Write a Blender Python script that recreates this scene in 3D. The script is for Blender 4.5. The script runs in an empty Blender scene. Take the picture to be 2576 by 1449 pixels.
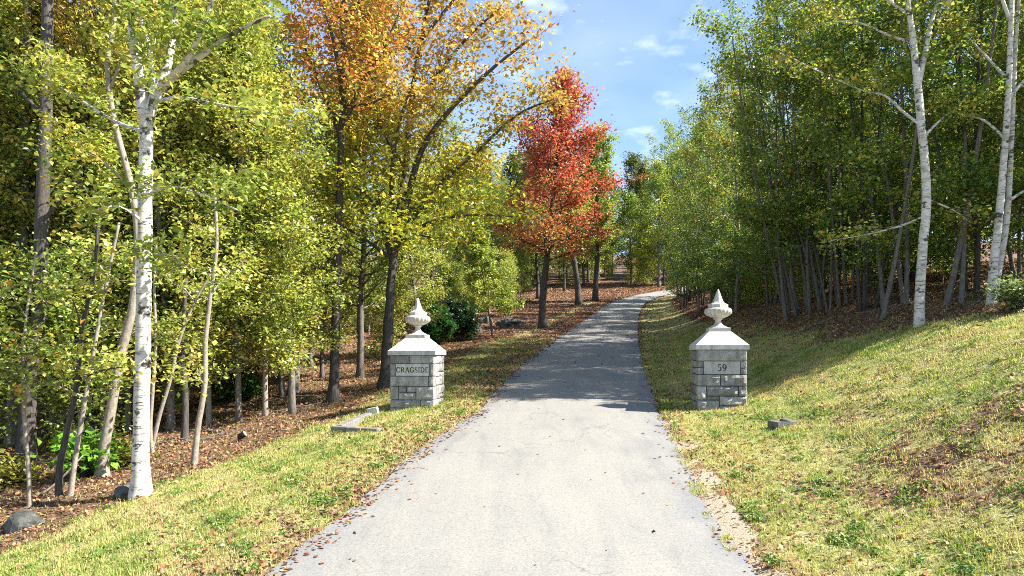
import bpy, math, random
import numpy as np
from mathutils import Vector, Matrix

random.seed(7)
rng = np.random.default_rng(11)
scene = bpy.context.scene
C = scene.collection

# ------------------------------------------------------------------ camera
EYE = 2.0            # eye height over the road at the camera
F, CU, HV = 1678.0, 1288.0, 893.0     # focal length, image centre, horizon in pixels of a 2576x1449 frame
cam_d = bpy.data.cameras.new('camera')
cam = bpy.data.objects.new('camera', cam_d); C.objects.link(cam)
cam.location = (0, 0, EYE); cam.rotation_euler = (math.radians(90), 0, 0)
cam_d.sensor_width = 36; cam_d.lens = 36 * F / 2576
cam_d.shift_y = (HV - 724.5) / 2576
cam_d.clip_start = 0.1; cam_d.clip_end = 3000
scene.camera = cam

# ------------------------------------------------------------------ world, sun, exposure
SUN_EL = math.radians(43.5)
SUN_AZ = math.radians(96.5)           # from the right of the picture
world = bpy.data.worlds.new('World'); scene.world = world; world.use_nodes = True
nt = world.node_tree; N = nt.nodes; L = nt.links
for n in list(N): N.remove(n)
out = N.new('ShaderNodeOutputWorld'); bg = N.new('ShaderNodeBackground')
sky = N.new('ShaderNodeTexSky'); sky.sky_type = 'NISHITA'; sky.sun_disc = False
sky.sun_elevation = SUN_EL; sky.sun_rotation = SUN_AZ
sky.air_density = 1.0; sky.dust_density = 0.3; sky.ozone_density = 3.0
tc = N.new('ShaderNodeTexCoord')
sep = N.new('ShaderNodeSeparateXYZ'); L.new(tc.outputs['Generated'], sep.inputs[0])
zz = N.new('ShaderNodeMath'); zz.operation = 'MAXIMUM'; L.new(sep.outputs['Z'], zz.inputs[0]); zz.inputs[1].default_value = 0.03
zp = N.new('ShaderNodeMath'); zp.operation = 'ADD'; L.new(zz.outputs[0], zp.inputs[0]); zp.inputs[1].default_value = 0.12
dx = N.new('ShaderNodeMath'); dx.operation = 'DIVIDE'; L.new(sep.outputs['X'], dx.inputs[0]); L.new(zp.outputs[0], dx.inputs[1])
dy = N.new('ShaderNodeMath'); dy.operation = 'DIVIDE'; L.new(sep.outputs['Y'], dy.inputs[0]); L.new(zp.outputs[0], dy.inputs[1])
cmb = N.new('ShaderNodeCombineXYZ'); L.new(dx.outputs[0], cmb.inputs[0]); L.new(dy.outputs[0], cmb.inputs[1])
cn = N.new('ShaderNodeTexNoise'); cn.inputs['Scale'].default_value = 5.2; cn.inputs['Detail'].default_value = 5; cn.inputs['Roughness'].default_value = 0.55
L.new(cmb.outputs[0], cn.inputs['Vector'])
cr = N.new('ShaderNodeValToRGB'); cr.color_ramp.elements[0].position = 0.52; cr.color_ramp.elements[1].position = 0.85
L.new(cn.outputs['Fac'], cr.inputs[0])
cn2 = N.new('ShaderNodeTexNoise'); cn2.inputs['Scale'].default_value = 1.7; cn2.inputs['Detail'].default_value = 4
L.new(cmb.outputs[0], cn2.inputs['Vector'])
cr2 = N.new('ShaderNodeMapRange'); cr2.inputs[1].default_value = 0.35; cr2.inputs[2].default_value = 0.75; cr2.inputs[3].default_value = 0.0; cr2.inputs[4].default_value = 0.3
L.new(cn2.outputs['Fac'], cr2.inputs[0])
mx1 = N.new('ShaderNodeMath'); mx1.operation = 'MAXIMUM'; L.new(cr.outputs[0], mx1.inputs[0]); L.new(cr2.outputs[0], mx1.inputs[1])
clm = N.new('ShaderNodeMath'); clm.operation = 'MULTIPLY'; clm.inputs[1].default_value = 0.85; L.new(mx1.outputs[0], clm.inputs[0])
mixc = N.new('ShaderNodeMix'); mixc.data_type = 'RGBA'
L.new(clm.outputs[0], mixc.inputs[0]); L.new(sky.outputs[0], mixc.inputs[6]); mixc.inputs[7].default_value = (5.6, 6.2, 7.0, 1)
L.new(mixc.outputs[2], bg.inputs['Color']); bg.inputs['Strength'].default_value = 0.085
L.new(bg.outputs[0], out.inputs[0])

sd = bpy.data.lights.new('sun', 'SUN'); sun = bpy.data.objects.new('sun', sd); C.objects.link(sun)
sd.energy = 5.0; sd.angle = math.radians(0.53); sd.color = (1.0, 0.95, 0.87)
sdir = Vector((math.cos(SUN_EL) * math.sin(SUN_AZ), math.cos(SUN_EL) * math.cos(SUN_AZ), math.sin(SUN_EL)))
sun.rotation_euler = sdir.to_track_quat('Z', 'Y').to_euler(); sun.location = (60, 0, 60)

vs = scene.view_settings
vs.view_transform = 'Standard'; vs.look = 'None'; vs.gamma = 1; vs.use_curve_mapping = False
vs.exposure = 1.68
scene.cycles.max_bounces = 4; scene.cycles.diffuse_bounces = 2; scene.cycles.glossy_bounces = 2
scene.cycles.transmission_bounces = 3; scene.cycles.use_denoising = False
scene.cycles.sample_clamp_indirect = 6
scene.cycles.filter_width = 1.0

# ------------------------------------------------------------------ helpers
def nodes_of(m): return m.node_tree.nodes, m.node_tree.links
def new_mat(name):
    m = bpy.data.materials.new(name); m.use_nodes = True
    n, l = nodes_of(m)
    for x in list(n): n.remove(x)
    o = n.new('ShaderNodeOutputMaterial'); p = n.new('ShaderNodeBsdfPrincipled')
    l.new(p.outputs[0], o.inputs[0]); p.inputs['Roughness'].default_value = 0.85
    p.inputs['Specular IOR Level'].default_value = 0.25
    return m, n, l, p
def ramp(n, l, fac, stops):
    r = n.new('ShaderNodeValToRGB'); e = r.color_ramp.elements
    while len(e) < len(stops): e.new(0.5)
    for k, (p, c) in enumerate(stops): e[k].position = p; e[k].color = (*c, 1)
    l.new(fac, r.inputs[0]); return r.outputs[0]
def noise(n, l, vec, scale, detail=5, rough=0.55, dist=0.0):
    t = n.new('ShaderNodeTexNoise'); t.inputs['Scale'].default_value = scale; t.inputs['Detail'].default_value = detail
    t.inputs['Roughness'].default_value = rough; t.inputs['Distortion'].default_value = dist
    l.new(vec, t.inputs['Vector']); return t.outputs['Fac']
def mapping(n, l, vec, scale):
    mp = n.new('ShaderNodeMapping'); mp.inputs['Scale'].default_value = scale; l.new(vec, mp.inputs['Vector']); return mp.outputs[0]
def objco(n): return n.new('ShaderNodeTexCoord').outputs['Object']
def geopos(n): return n.new('ShaderNodeNewGeometry').outputs['Position']
def mixrgb(n, l, fac, a, b, mode='MIX'):
    x = n.new('ShaderNodeMix'); x.data_type = 'RGBA'; x.blend_type = mode
    for s, v in ((0, fac), (6, a), (7, b)):
        if isinstance(v, (int, float)): x.inputs[s].default_value = v
        elif isinstance(v, tuple): x.inputs[s].default_value = (*v, 1)
        else: l.new(v, x.inputs[s])
    return x.outputs[2]
def mathn(n, l, op, a, b=None, clamp=False):
    x = n.new('ShaderNodeMath'); x.operation = op; x.use_clamp = clamp
    for s, v in ((0, a), (1, b)):
        if v is None: continue
        if isinstance(v, (int, float)): x.inputs[s].default_value = v
        else: l.new(v, x.inputs[s])
    return x.outputs[0]
def bump(n, l, p, h, strength, dist=0.02):
    b = n.new('ShaderNodeBump'); b.inputs['Strength'].default_value = strength; b.inputs['Distance'].default_value = dist
    l.new(h, b.inputs['Height']); l.new(b.outputs[0], p.inputs['Normal'])

def mesh_obj(name, verts, faces, mat, parent=None, smooth=False, col=None, loc=None):
    me = make_mesh(name, verts, faces, mat, smooth, col)
    return put(name, me, parent, loc)
def make_mesh(name, verts, faces, mat, smooth=False, col=None):
    """faces: list of tuples or an (n,3)/(n,4) array"""
    me = bpy.data.meshes.new(name)
    if isinstance(faces, np.ndarray):
        k = faces.shape[1]; nf = len(faces); v = np.asarray(verts, dtype=np.float32)
        me.vertices.add(len(v)); me.vertices.foreach_set('co', v.ravel())
        me.loops.add(nf * k); me.loops.foreach_set('vertex_index', faces.astype(np.int32).ravel())
        me.polygons.add(nf); me.polygons.foreach_set('loop_start', np.arange(0, nf * k, k, dtype=np.int32))
        me.polygons.foreach_set('loop_total', np.full(nf, k, dtype=np.int32))
        me.update(calc_edges=True)
    else:
        me.from_pydata([tuple(x) for x in verts], [], faces); me.update()
    if smooth: me.polygons.foreach_set('use_smooth', np.ones(len(me.polygons), dtype=bool))
    if col is not None:
        a = me.attributes.new('Col', 'FLOAT_COLOR', 'POINT')
        a.data.foreach_set('color', np.hstack([col, np.ones((len(col), 1))]).astype(np.float32).ravel())
    if mat: me.materials.append(mat)
    return me
def put(name, me, parent=None, loc=None):
    o = bpy.data.objects.new(name, me); C.objects.link(o)
    if parent: o.parent = parent
    if loc is not None: o.location = loc
    return o
def tag(o, label, cat, group=None):
    o['label'] = label; o['category'] = cat
    if group: o['group'] = group
    return o
def kind(o, k): o['kind'] = k; return o
def thing(name, label, cat, loc=(0, 0, 0), rz=0.0, group=None, scale=1.0):
    o = bpy.data.objects.new(name, None); C.objects.link(o); o.empty_display_size = 0.2
    o.location = loc; o.rotation_euler = (0, 0, rz); o.scale = (scale,) * 3 if not isinstance(scale, tuple) else scale
    return tag(o, label, cat, group)

def sstep(a, b, x):
    t = np.clip((x - a) / (b - a), 0, 1); return t * t * (3 - 2 * t)
def wob(x, y, s, seed=0.0):
    """cheap smooth 2-D noise in about -1..1"""
    x = np.asarray(x, float) * s; y = np.asarray(y, float) * s
    return (np.sin(1.7 * x + 1.1 * y + seed) + np.sin(-1.3 * x + 2.3 * y + 1.7 * seed + 2) + np.sin(3.1 * x - 0.6 * y + 2.9 * seed)
            + 0.6 * np.sin(5.3 * x + 4.1 * y + seed) + 0.6 * np.sin(-4.7 * x + 6.1 * y + 3 + seed)) / 4.2

# ------------------------------------------------------------------ terrain
ZY = np.array([-80, -20, 0, 6.4, 10, 14.5, 20, 27.4, 36, 48, 60, 75, 100, 150, 220, 320, 600])
ZZ = np.array([-4.2, -3.4, -2.65, -2.10, -1.62, -1.21, -0.5, 0.25, 1.1, 2.6, 4.4, 7.2, 11.5, 21.0, 33.0, 40.0, 42.0]) + EYE
_yy = np.arange(-80, 601, 0.5); _zz = np.interp(_yy, ZY, ZZ)
_k = np.ones(9) / 9; _zs = np.convolve(np.pad(_zz, 4, mode='edge'), _k, 'valid')
def road_z(Y): return np.interp(Y, _yy, _zs)
LV = np.array([727, 742, 757, 775, 805, 845, 880, 920, 970, 1020, 1045, 1070, 1120, 1190, 1260, 1345, 1449.])
LU = np.array([1690, 1598, 1545, 1512, 1470, 1409, 1362, 1310, 1262, 1215, 1192, 1152, 1065, 985, 905, 800, 680.])
RV = np.array([727, 745, 760, 775, 800, 860, 930, 1000, 1060, 1100, 1170, 1310, 1449.])
RU = np.array([1745, 1662, 1628, 1614, 1606, 1606, 1620, 1645, 1666, 1688, 1722, 1802, 1885.])
_ty = np.concatenate([np.arange(6.4, 76, 0.4)])
_tv = HV - F * (road_z(_ty) - EYE) / _ty
_tl = (np.interp(_tv, LV, LU) - CU) / F * _ty
_tr = (np.interp(_tv, RV, RU) - CU) / F * _ty
_yn = np.array([-80, -5, 0.0]); 
_TY = np.concatenate([_yn, _ty, [110, 700]])
_TL = np.concatenate([[-9, -6.5, -4.2], _tl, [_tl[-1] + 36, _tl[-1] + 60]])
_TR = np.concatenate([[9, 6, 3.6], _tr, [_tr[-1] + 38, _tr[-1] + 62]])
_g = np.arange(-80, 700, 0.4)
_sm = np.ones(7) / 7
_XL = np.convolve(np.pad(np.interp(_g, _TY, _TL), 3, mode='edge'), _sm, 'valid')
_XR = np.convolve(np.pad(np.interp(_g, _TY, _TR), 3, mode='edge'), _sm, 'valid')
def road_l(Y): return np.interp(Y, _g, _XL)
def road_r(Y): return np.interp(Y, _g, _XR)
FD = np.array([0, 1, 2.5, 4, 6, 10, 20, 60, 400]); FZ = np.array([0, 0.02, 0.18, 0.46, 0.66, 1.0, 1.5, 2.2, 4])
RD = np.array([0, 1.0, 1.8, 2.5, 4.5, 5.7, 8, 12, 30, 400]); RZ = np.array([0, 0.04, 0.16, 0.38, 1.22, 1.75, 2.5, 3.2, 5.2, 14])
def smooth_tab(xs, ys):
    g = np.arange(0, 401, 0.1); v = np.interp(g, xs, ys)
    return g, np.convolve(np.pad(v, 5, mode='edge'), np.ones(11) / 11, 'valid')
FG, FS = smooth_tab(FD, FZ); RG, RS = smooth_tab(RD, RZ)
def height(X, Y):
    X = np.asarray(X, float); Y = np.asarray(Y, float)
    z = road_z(Y); dl = road_l(Y) - X; dr = X - road_r(Y)
    wl = 1 - 0.8 * sstep(18, 34, Y); wr = 1 - 0.3 * sstep(30, 60, Y)
    z = z - np.where(dl > 0, np.interp(np.maximum(dl, 0), FG, FS) * wl, 0)
    z = z + np.where(dr > 0, np.interp(np.maximum(dr, 0), RG, RS) * wr, 0)
    d = np.maximum(dl, dr)
    off = sstep(0.3, 2.5, d)
    z = z + off * (0.05 * wob(X, Y, 0.9, 1.0) + 0.025 * wob(X, Y, 2.7, 4.0) + 0.25 * sstep(15, 60, d) * wob(X, Y, 0.12, 2.0))
    return z
def ground(u, v, y0=3.0, y1=160.0):
    """where the sight line through a picture point meets the terrain"""
    ys = np.arange(y0, y1, 0.02); xs = (u - CU) / F * ys; zs = EYE + (HV - v) / F * ys
    h = height(xs, ys); k = np.argmax(h >= zs)
    if h[k] < zs[k]: k = len(ys) - 1
    return Vector((float(xs[k]), float(ys[k]), float(h[k])))
def P(u, v, Y): return Vector(((u - CU) / F * Y, Y, EYE + (HV - v) / F * Y))
def H(x, y): return float(height(x, y))

def zones(X, Y):
    """shares of grass, leaf litter, sand at a place"""
    dl = road_l(Y) - X; dr = X - road_r(Y)
    n1 = wob(X, Y, 1.1, 3); n2 = wob(X, Y, 0.5, 9); n3 = wob(X, Y, 2.9, 5)
    edge_l = 3.9 - 0.11 * np.clip(Y - 8, 0, 12)
    gl = 1 - sstep(edge_l - 0.5, edge_l + 0.5, dl + 0.45 * n1)
    gl = gl * (1 - (0.3 + 0.4 * (1 - sstep(1.2, 2.4, dl))) * sstep(14.5, 18, Y)) * (1 - 0.45 * (1 - sstep(0.2, 1.3, dl + 0.3 * n3)))
    gl = gl * (1 - 0.75 * sstep(60, 70, Y))
    edge_r = np.interp(Y, [0, 13, 17, 24, 60], [14, 7.0, 4.6, 3.6, 2.5])
    gr = 1 - sstep(edge_r - 0.8, edge_r + 0.8, dr + 0.6 * n1)
    px, py = 5.5, 8.3
    patch = np.exp(-(((X - px) / 2.1) ** 2 + ((Y - py) / 1.6) ** 2)) * (0.95 + 0.8 * n3 + 0.5 * n1) + np.clip(0.9 * n2 + 0.7 * n1 - 0.55, 0, 0.8) + 0.45 * np.exp(-np.maximum(dr, 0) / 0.8) * (1 + n3)
    gr = gr * (1 - 0.8 * np.clip(patch, 0, 1)) * (1 - 0.3 * np.clip(n2, 0, 1))
    g = np.where(dl > 0, gl, np.where(dr > 0, gr, 0))
    s = np.where((dr > -0.2) & (Y < 13.5), 1 - sstep(0.05, 0.42, dr + 0.3 * n3 + 0.12 * n1 - 0.03 * (9 - Y)), 0)
    s = s + np.where((dl > -0.2) & (Y < 14), 0.35 * (1 - sstep(0.05, 0.3, dl + 0.1 * n3)), 0)
    s = np.clip(s, 0, 1); g = np.clip(g * (1 - s), 0, 1)
    return g, np.clip(1 - g - s, 0, 1), s

# ------------------------------------------------------------------ materials
def leaf_material(name, trans=0.42, rough=0.5):
    m, n, l, p = new_mat(name)
    at = n.new('ShaderNodeAttribute'); at.attribute_name = 'Col'
    oi = n.new('ShaderNodeObjectInfo')
    hs = n.new('ShaderNodeHueSaturation'); l.new(at.outputs['Color'], hs.inputs['Color'])
    mr = n.new('ShaderNodeMapRange'); l.new(oi.outputs['Random'], mr.inputs[0]); mr.inputs[3].default_value = 0.485; mr.inputs[4].default_value = 0.512
    l.new(mr.outputs[0], hs.inputs['Hue'])
    mv = n.new('ShaderNodeMapRange'); l.new(oi.outputs['Random'], mv.inputs[0]); mv.inputs[3].default_value = 1.12; mv.inputs[4].default_value = 0.86
    l.new(mv.outputs[0], hs.inputs['Value'])
    l.new(hs.outputs[0], p.inputs['Base Color']); p.inputs['Roughness'].default_value = rough
    p.inputs['Specular IOR Level'].default_value = 0.5
    tr = n.new('ShaderNodeBsdfTranslucent')
    l.new(mixrgb(n, l, 1.0, hs.outputs[0], (1.0, 1.0, 0.7), 'MULTIPLY'), tr.inputs['Color'])
    ms = n.new('ShaderNodeMixShader'); ms.inputs[0].default_value = trans
    l.new(p.outputs[0], ms.inputs[1]); l.new(tr.outputs[0], ms.inputs[2])
    l.new(ms.outputs[0], [x for x in n if x.type == 'OUTPUT_MATERIAL'][0].inputs[0])
    return m
M_leaf = leaf_material('leaf', 0.43, 0.36)
M_litter = leaf_material('dry_leaf', 0.15, 0.7)
M_blade = leaf_material('grass_blade', 0.42, 0.5)

def bark_material(name, c_dark, c_light, streak=(9, 9, 1.2), bstr=0.8):
    m, n, l, p = new_mat(name); co = objco(n)
    v = mapping(n, l, co, streak)
    a = noise(n, l, v, 4.0, 6, 0.65, 0.4); b = noise(n, l, co, 2.2, 4)
    c = ramp(n, l, a, [(0.32, c_dark), (0.62, c_light)])
    g = mixrgb(n, l, mathn(n, l, 'MULTIPLY', b, 0.55), c, tuple(0.6 * x + 0.03 for x in c_light))
    l.new(g, p.inputs['Base Color']); bump(n, l, p, a, bstr, 0.03); p.inputs['Roughness'].default_value = 0.9
    return m
M_bark = bark_material('dark_bark', (0.02, 0.017, 0.015), (0.11, 0.095, 0.083))
M_beech = bark_material('pale_bark', (0.15, 0.125, 0.095), (0.36, 0.31, 0.25), (4, 4, 3), 0.3)
M_grey = bark_material('grey_bark', (0.055, 0.048, 0.042), (0.2, 0.18, 0.155), (5, 5, 2), 0.4)
def birch_material():
    m, n, l, p = new_mat('birch_bark'); co = objco(n)
    a = noise(n, l, mapping(n, l, co, (3.0, 3.0, 26)), 1.5, 4, 0.7, 0.4)
    b = noise(n, l, mapping(n, l, co, (4.5, 4.5, 6)), 0.75, 6, 0.65, 0.3)
    c = noise(n, l, mapping(n, l, co, (6, 6, 60)), 2.0, 3, 0.6)
    base = ramp(n, l, noise(n, l, mapping(n, l, co, (3, 3, 5)), 1.6, 5, 0.6), [(0.28, (0.34, 0.30, 0.25)), (0.5, (0.58, 0.55, 0.49)), (0.68, (0.70, 0.68, 0.63))])
    base = mixrgb(n, l, 0.5, base, ramp(n, l, c, [(0.3, (0.72, 0.7, 0.66)), (0.6, (1, 1, 1))]), 'MULTIPLY')
    k1 = ramp(n, l, a, [(0.585, (0, 0, 0)), (0.64, (1, 1, 1))])
    k2 = ramp(n, l, b, [(0.57, (0, 0, 0)), (0.6, (1, 1, 1))])
    k = mathn(n, l, 'MAXIMUM', k1, k2)
    l.new(mixrgb(n, l, mathn(n, l, 'MULTIPLY', k, 0.92), base, (0.04, 0.034, 0.03)), p.inputs['Base Color'])
    bump(n, l, p, mathn(n, l, 'ADD', mathn(n, l, 'SUBTRACT', 1.0, k), mathn(n, l, 'MULTIPLY', c, 0.4)), 0.7, 0.012); p.inputs['Roughness'].default_value = 0.75
    return m
M_birch = birch_material()

def granite_material(name, tint, speck=0.5, lo=0.30, hi=0.52):
    m, n, l, p = new_mat(name); co = geopos(n)
    a = noise(n, l, co, 70, 4, 0.75); b = noise(n, l, co, 6, 6, 0.7); c = noise(n, l, co, 45, 3, 0.6)
    base = ramp(n, l, b, [(0.3, tuple(lo * t for t in tint)), (0.7, tuple(hi * t for t in tint))])
    sp = ramp(n, l, a, [(0.36, (0.3, 0.3, 0.3)), (0.55, (1, 1, 1))])
    base = mixrgb(n, l, speck, base, sp, 'MULTIPLY')
    st = ramp(n, l, noise(n, l, mapping(n, l, co, (3, 3, 0.8)), 3, 6, 0.65), [(0.48, (1, 1, 1)), (0.72, (0.5, 0.49, 0.42))])
    base = mixrgb(n, l, 0.85, base, st, 'MULTIPLY')
    oi = n.new('ShaderNodeObjectInfo'); mv = n.new('ShaderNodeMapRange'); l.new(oi.outputs['Random'], mv.inputs[0]); mv.inputs[3].default_value = 0.78; mv.inputs[4].default_value = 1.12
    hs = n.new('ShaderNodeHueSaturation'); l.new(base, hs.inputs['Color']); l.new(mv.outputs[0], hs.inputs['Value']); base = hs.outputs[0]
    l.new(base, p.inputs['Base Color']); bump(n, l, p, c, 0.5, 0.014); p.inputs['Roughness'].default_value = 0.8
    return m
M_granite = granite_material('granite_block', (1, 0.985, 0.94), 0.7, 0.27, 0.50)
M_granite2 = granite_material('granite_block_grey', (1, 0.985, 0.95), 0.75, 0.20, 0.40)
M_name = granite_material('smooth_granite', (1, 0.985, 0.95), 0.3, 0.46, 0.56)
M_cap = granite_material('granite_cap', (1, 0.985, 0.95), 0.35, 0.46, 0.66)
M_urn = granite_material('urn_stone', (1, 0.975, 0.91), 0.35, 0.44, 0.66)
def urn_material():
    m, n, l, p = new_mat('urn_stone'); co = geopos(n)
    b = noise(n, l, co, 9, 5, 0.65); st = noise(n, l, mapping(n, l, co, (9, 9, 2.5)), 2.2, 6, 0.7)
    base = ramp(n, l, b, [(0.3, (0.40, 0.375, 0.32)), (0.65, (0.56, 0.535, 0.47))])
    base = mixrgb(n, l, ramp(n, l, st, [(0.5, (0, 0, 0)), (0.75, (1, 1, 1))]), base, (0.24, 0.23, 0.2))
    l.new(base, p.inputs['Base Color']); bump(n, l, p, noise(n, l, co, 60, 3), 0.3, 0.01); p.inputs['Roughness'].default_value = 0.85
    return m
M_urn = urn_material()
M_mortar = granite_material('mortar', (1, 0.96, 0.9), 0.3, 0.06, 0.12)
M_rock = granite_material('field_rock', (0.95, 0.97, 0.88), 0.7, 0.05, 0.17)
M_kerb = granite_material('kerb_stone', (1, 0.97, 0.92), 0.6, 0.14, 0.28)
def flat_mat(name, c, rough=0.6):
    m, n, l, p = new_mat(name)
    v = noise(n, l, geopos(n), 60, 3)
    l.new(ramp(n, l, v, [(0.3, tuple(0.8 * x for x in c)), (0.7, tuple(min(1, 1.15 * x) for x in c))]), p.inputs['Base Color'])
    p.inputs['Roughness'].default_value = rough; return m
M_letter = flat_mat('letter_paint', (0.035, 0.03, 0.028))
M_black = flat_mat('black_plastic', (0.02, 0.02, 0.022), 0.4)
M_glass = flat_mat('lamp_lens', (0.35, 0.36, 0.36), 0.15)
M_twig = flat_mat('dry_twig', (0.16, 0.09, 0.06), 0.9)

def road_material():
    m, n, l, p = new_mat('worn_asphalt'); co = geopos(n)
    big = noise(n, l, co, 0.7, 6, 0.65); mid = noise(n, l, mapping(n, l, co, (1.6, 0.25, 1)), 1.5, 6, 0.65, 0.5)
    fine = noise(n, l, co, 34, 4, 0.8); grit = noise(n, l, co, 95, 2, 0.6)
    t = mathn(n, l, 'ADD', mathn(n, l, 'MULTIPLY', big, 0.4), mathn(n, l, 'MULTIPLY', mid, 0.6))
    base = ramp(n, l, t, [(0.32, (0.17, 0.168, 0.163)), (0.45, (0.222, 0.216, 0.199)), (0.6, (0.25, 0.24, 0.213)), (0.7, (0.275, 0.238, 0.2))])
    at = n.new('ShaderNodeAttribute'); at.attribute_name = 'Col'      # darker, less bleached strip along both edges
    sp = n.new('ShaderNodeSeparateColor'); l.new(at.outputs['Color'], sp.inputs[0])
    ef = mathn(n, l, 'MULTIPLY', sp.outputs[0], ramp(n, l, noise(n, l, co, 1.6, 5), [(0.35, (0.2, 0.2, 0.2)), (0.6, (1, 1, 1))]))
    base = mixrgb(n, l, ef, base, (0.17, 0.172, 0.18))
    agg = ramp(n, l, fine, [(0.28, (0.55, 0.55, 0.57)), (0.46, (0.96, 0.96, 0.96)), (0.7, (1.22, 1.2, 1.15))])
    base = mixrgb(n, l, 0.9, base, agg, 'MULTIPLY')
    spk = ramp(n, l, grit, [(0.3, (0.3, 0.3, 0.3)), (0.42, (1, 1, 1))])
    base = mixrgb(n, l, 0.7, base, spk, 'MULTIPLY')
    vo = n.new('ShaderNodeTexVoronoi'); vo.feature = 'DISTANCE_TO_EDGE'; vo.inputs['Scale'].default_value = 0.8
    nz = n.new('ShaderNodeTexNoise'); nz.inputs['Scale'].default_value = 2.2; nz.inputs['Detail'].default_value = 7; l.new(co, nz.inputs['Vector'])
    l.new(mixrgb(n, l, 0.4, co, nz.outputs['Color'], 'LINEAR_LIGHT'), vo.inputs['Vector'])
    ck = ramp(n, l, vo.outputs['Distance'], [(0.0, (1, 1, 1)), (0.012, (0, 0, 0))])
    ck = mathn(n, l, 'MULTIPLY', ck, ramp(n, l, noise(n, l, co, 0.45, 3), [(0.5, (0, 0, 0)), (0.62, (0.7, 0.7, 0.7))]))
    base = mixrgb(n, l, ck, base, (0.1, 0.095, 0.09))
    l.new(base, p.inputs['Base Color']); bump(n, l, p, fine, 0.6, 0.008); p.inputs['Roughness'].default_value = 0.85
    return m
M_road = road_material()

def ground_material():
    m, n, l, p = new_mat('ground'); co = geopos(n)
    at = n.new('ShaderNodeAttribute'); at.attribute_name = 'Col'
    sp = n.new('ShaderNodeSeparateColor'); l.new(at.outputs['Color'], sp.inputs[0])
    f = noise(n, l, co, 38, 4, 0.7); md = noise(n, l, co, 6, 5, 0.6); big = noise(n, l, co, 0.9, 4)
    grass = ramp(n, l, mathn(n, l, 'ADD', mathn(n, l, 'MULTIPLY', f, 0.5), mathn(n, l, 'MULTIPLY', md, 0.5)),
                 [(0.36, (0.08, 0.08, 0.025)), (0.5, (0.26, 0.25, 0.085)), (0.6, (0.42, 0.37, 0.17))])
    vor = n.new('ShaderNodeTexVoronoi'); vor.inputs['Scale'].default_value = 22; l.new(mixrgb(n, l, 0.12, co, nzcol(n, l, co), 'LINEAR_LIGHT'), vor.inputs['Vector'])
    s2 = n.new('ShaderNodeSeparateColor'); l.new(vor.outputs['Color'], s2.inputs[0])
    lit = ramp(n, l, s2.outputs[0], [(0.0, (0.03, 0.02, 0.013)), (0.35, (0.11, 0.062, 0.037)), (0.6, (0.19, 0.105, 0.06)), (0.8, (0.28, 0.18, 0.11)), (1.0, (0.15, 0.055, 0.035))])
    lit = mixrgb(n, l, mathn(n, l, 'MULTIPLY', md, 0.5), lit, (0.08, 0.05, 0.03))
    sand = ramp(n, l, f, [(0.3, (0.28, 0.21, 0.15)), (0.7, (0.50, 0.40, 0.29))])
    gfac = mathn(n, l, 'ADD', sp.outputs[0], mathn(n, l, 'MULTIPLY', mathn(n, l, 'SUBTRACT', md, 0.5), 1.1), True)
    gfac = ramp(n, l, gfac, [(0.35, (0, 0, 0)), (0.6, (1, 1, 1))])
    c = mixrgb(n, l, gfac, lit, grass)
    sf = mathn(n, l, 'ADD', sp.outputs[2], mathn(n, l, 'MULTIPLY', mathn(n, l, 'SUBTRACT', md, 0.5), 0.9), True)
    sf = mathn(n, l, 'MULTIPLY', sf, ramp(n, l, sp.outputs[2], [(0.02, (0, 0, 0)), (0.2, (1, 1, 1))]))
    sf = ramp(n, l, sf, [(0.4, (0, 0, 0)), (0.55, (1, 1, 1))])
    c = mixrgb(n, l, sf, c, sand)
    l.new(c, p.inputs['Base Color']); bump(n, l, p, f, 0.8, 0.03); p.inputs['Roughness'].default_value = 0.95
    return m
def nzcol(n, l, co):
    nz = n.new('ShaderNodeTexNoise'); nz.inputs['Scale'].default_value = 9; l.new(co, nz.inputs['Vector']); return nz.outputs['Color']
M_ground = ground_material()

# ------------------------------------------------------------------ ground and road
def build_ground():
    xs = np.concatenate([-np.geomspace(16, 420, 34)[::-1], np.arange(-15.7, 19.8, 0.22), np.geomspace(20, 420, 34)])
    ys = np.concatenate([np.linspace(-70, 2, 26), np.arange(2.2, 30, 0.22), np.arange(30, 80, 0.6), np.geomspace(81, 590, 50)])
    XX, YY = np.meshgrid(xs, ys); Z = height(XX, YY)
    dl = road_l(YY) - XX; dr = XX - road_r(YY); d = np.maximum(dl, dr)
    Z = Z + 0.012 - 0.09 * (1 - sstep(-0.05, 0.16, d))
    g, lt, s = zones(XX, YY)
    nx, ny = len(xs), len(ys)
    V = np.stack([XX.ravel(), YY.ravel(), Z.ravel()], 1)
    i = np.arange(nx * ny).reshape(ny, nx)
    Fq = np.stack([i[:-1, :-1].ravel(), i[:-1, 1:].ravel(), i[1:, 1:].ravel(), i[1:, :-1].ravel()], 1)
    o = mesh_obj('ground', V, Fq, M_ground, None, True, np.stack([g.ravel(), lt.ravel(), s.ravel()], 1))
    o['label'] = 'grassy verges and leaf-strewn woodland floor'
    kind(o, 'structure')
build_ground()
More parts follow.
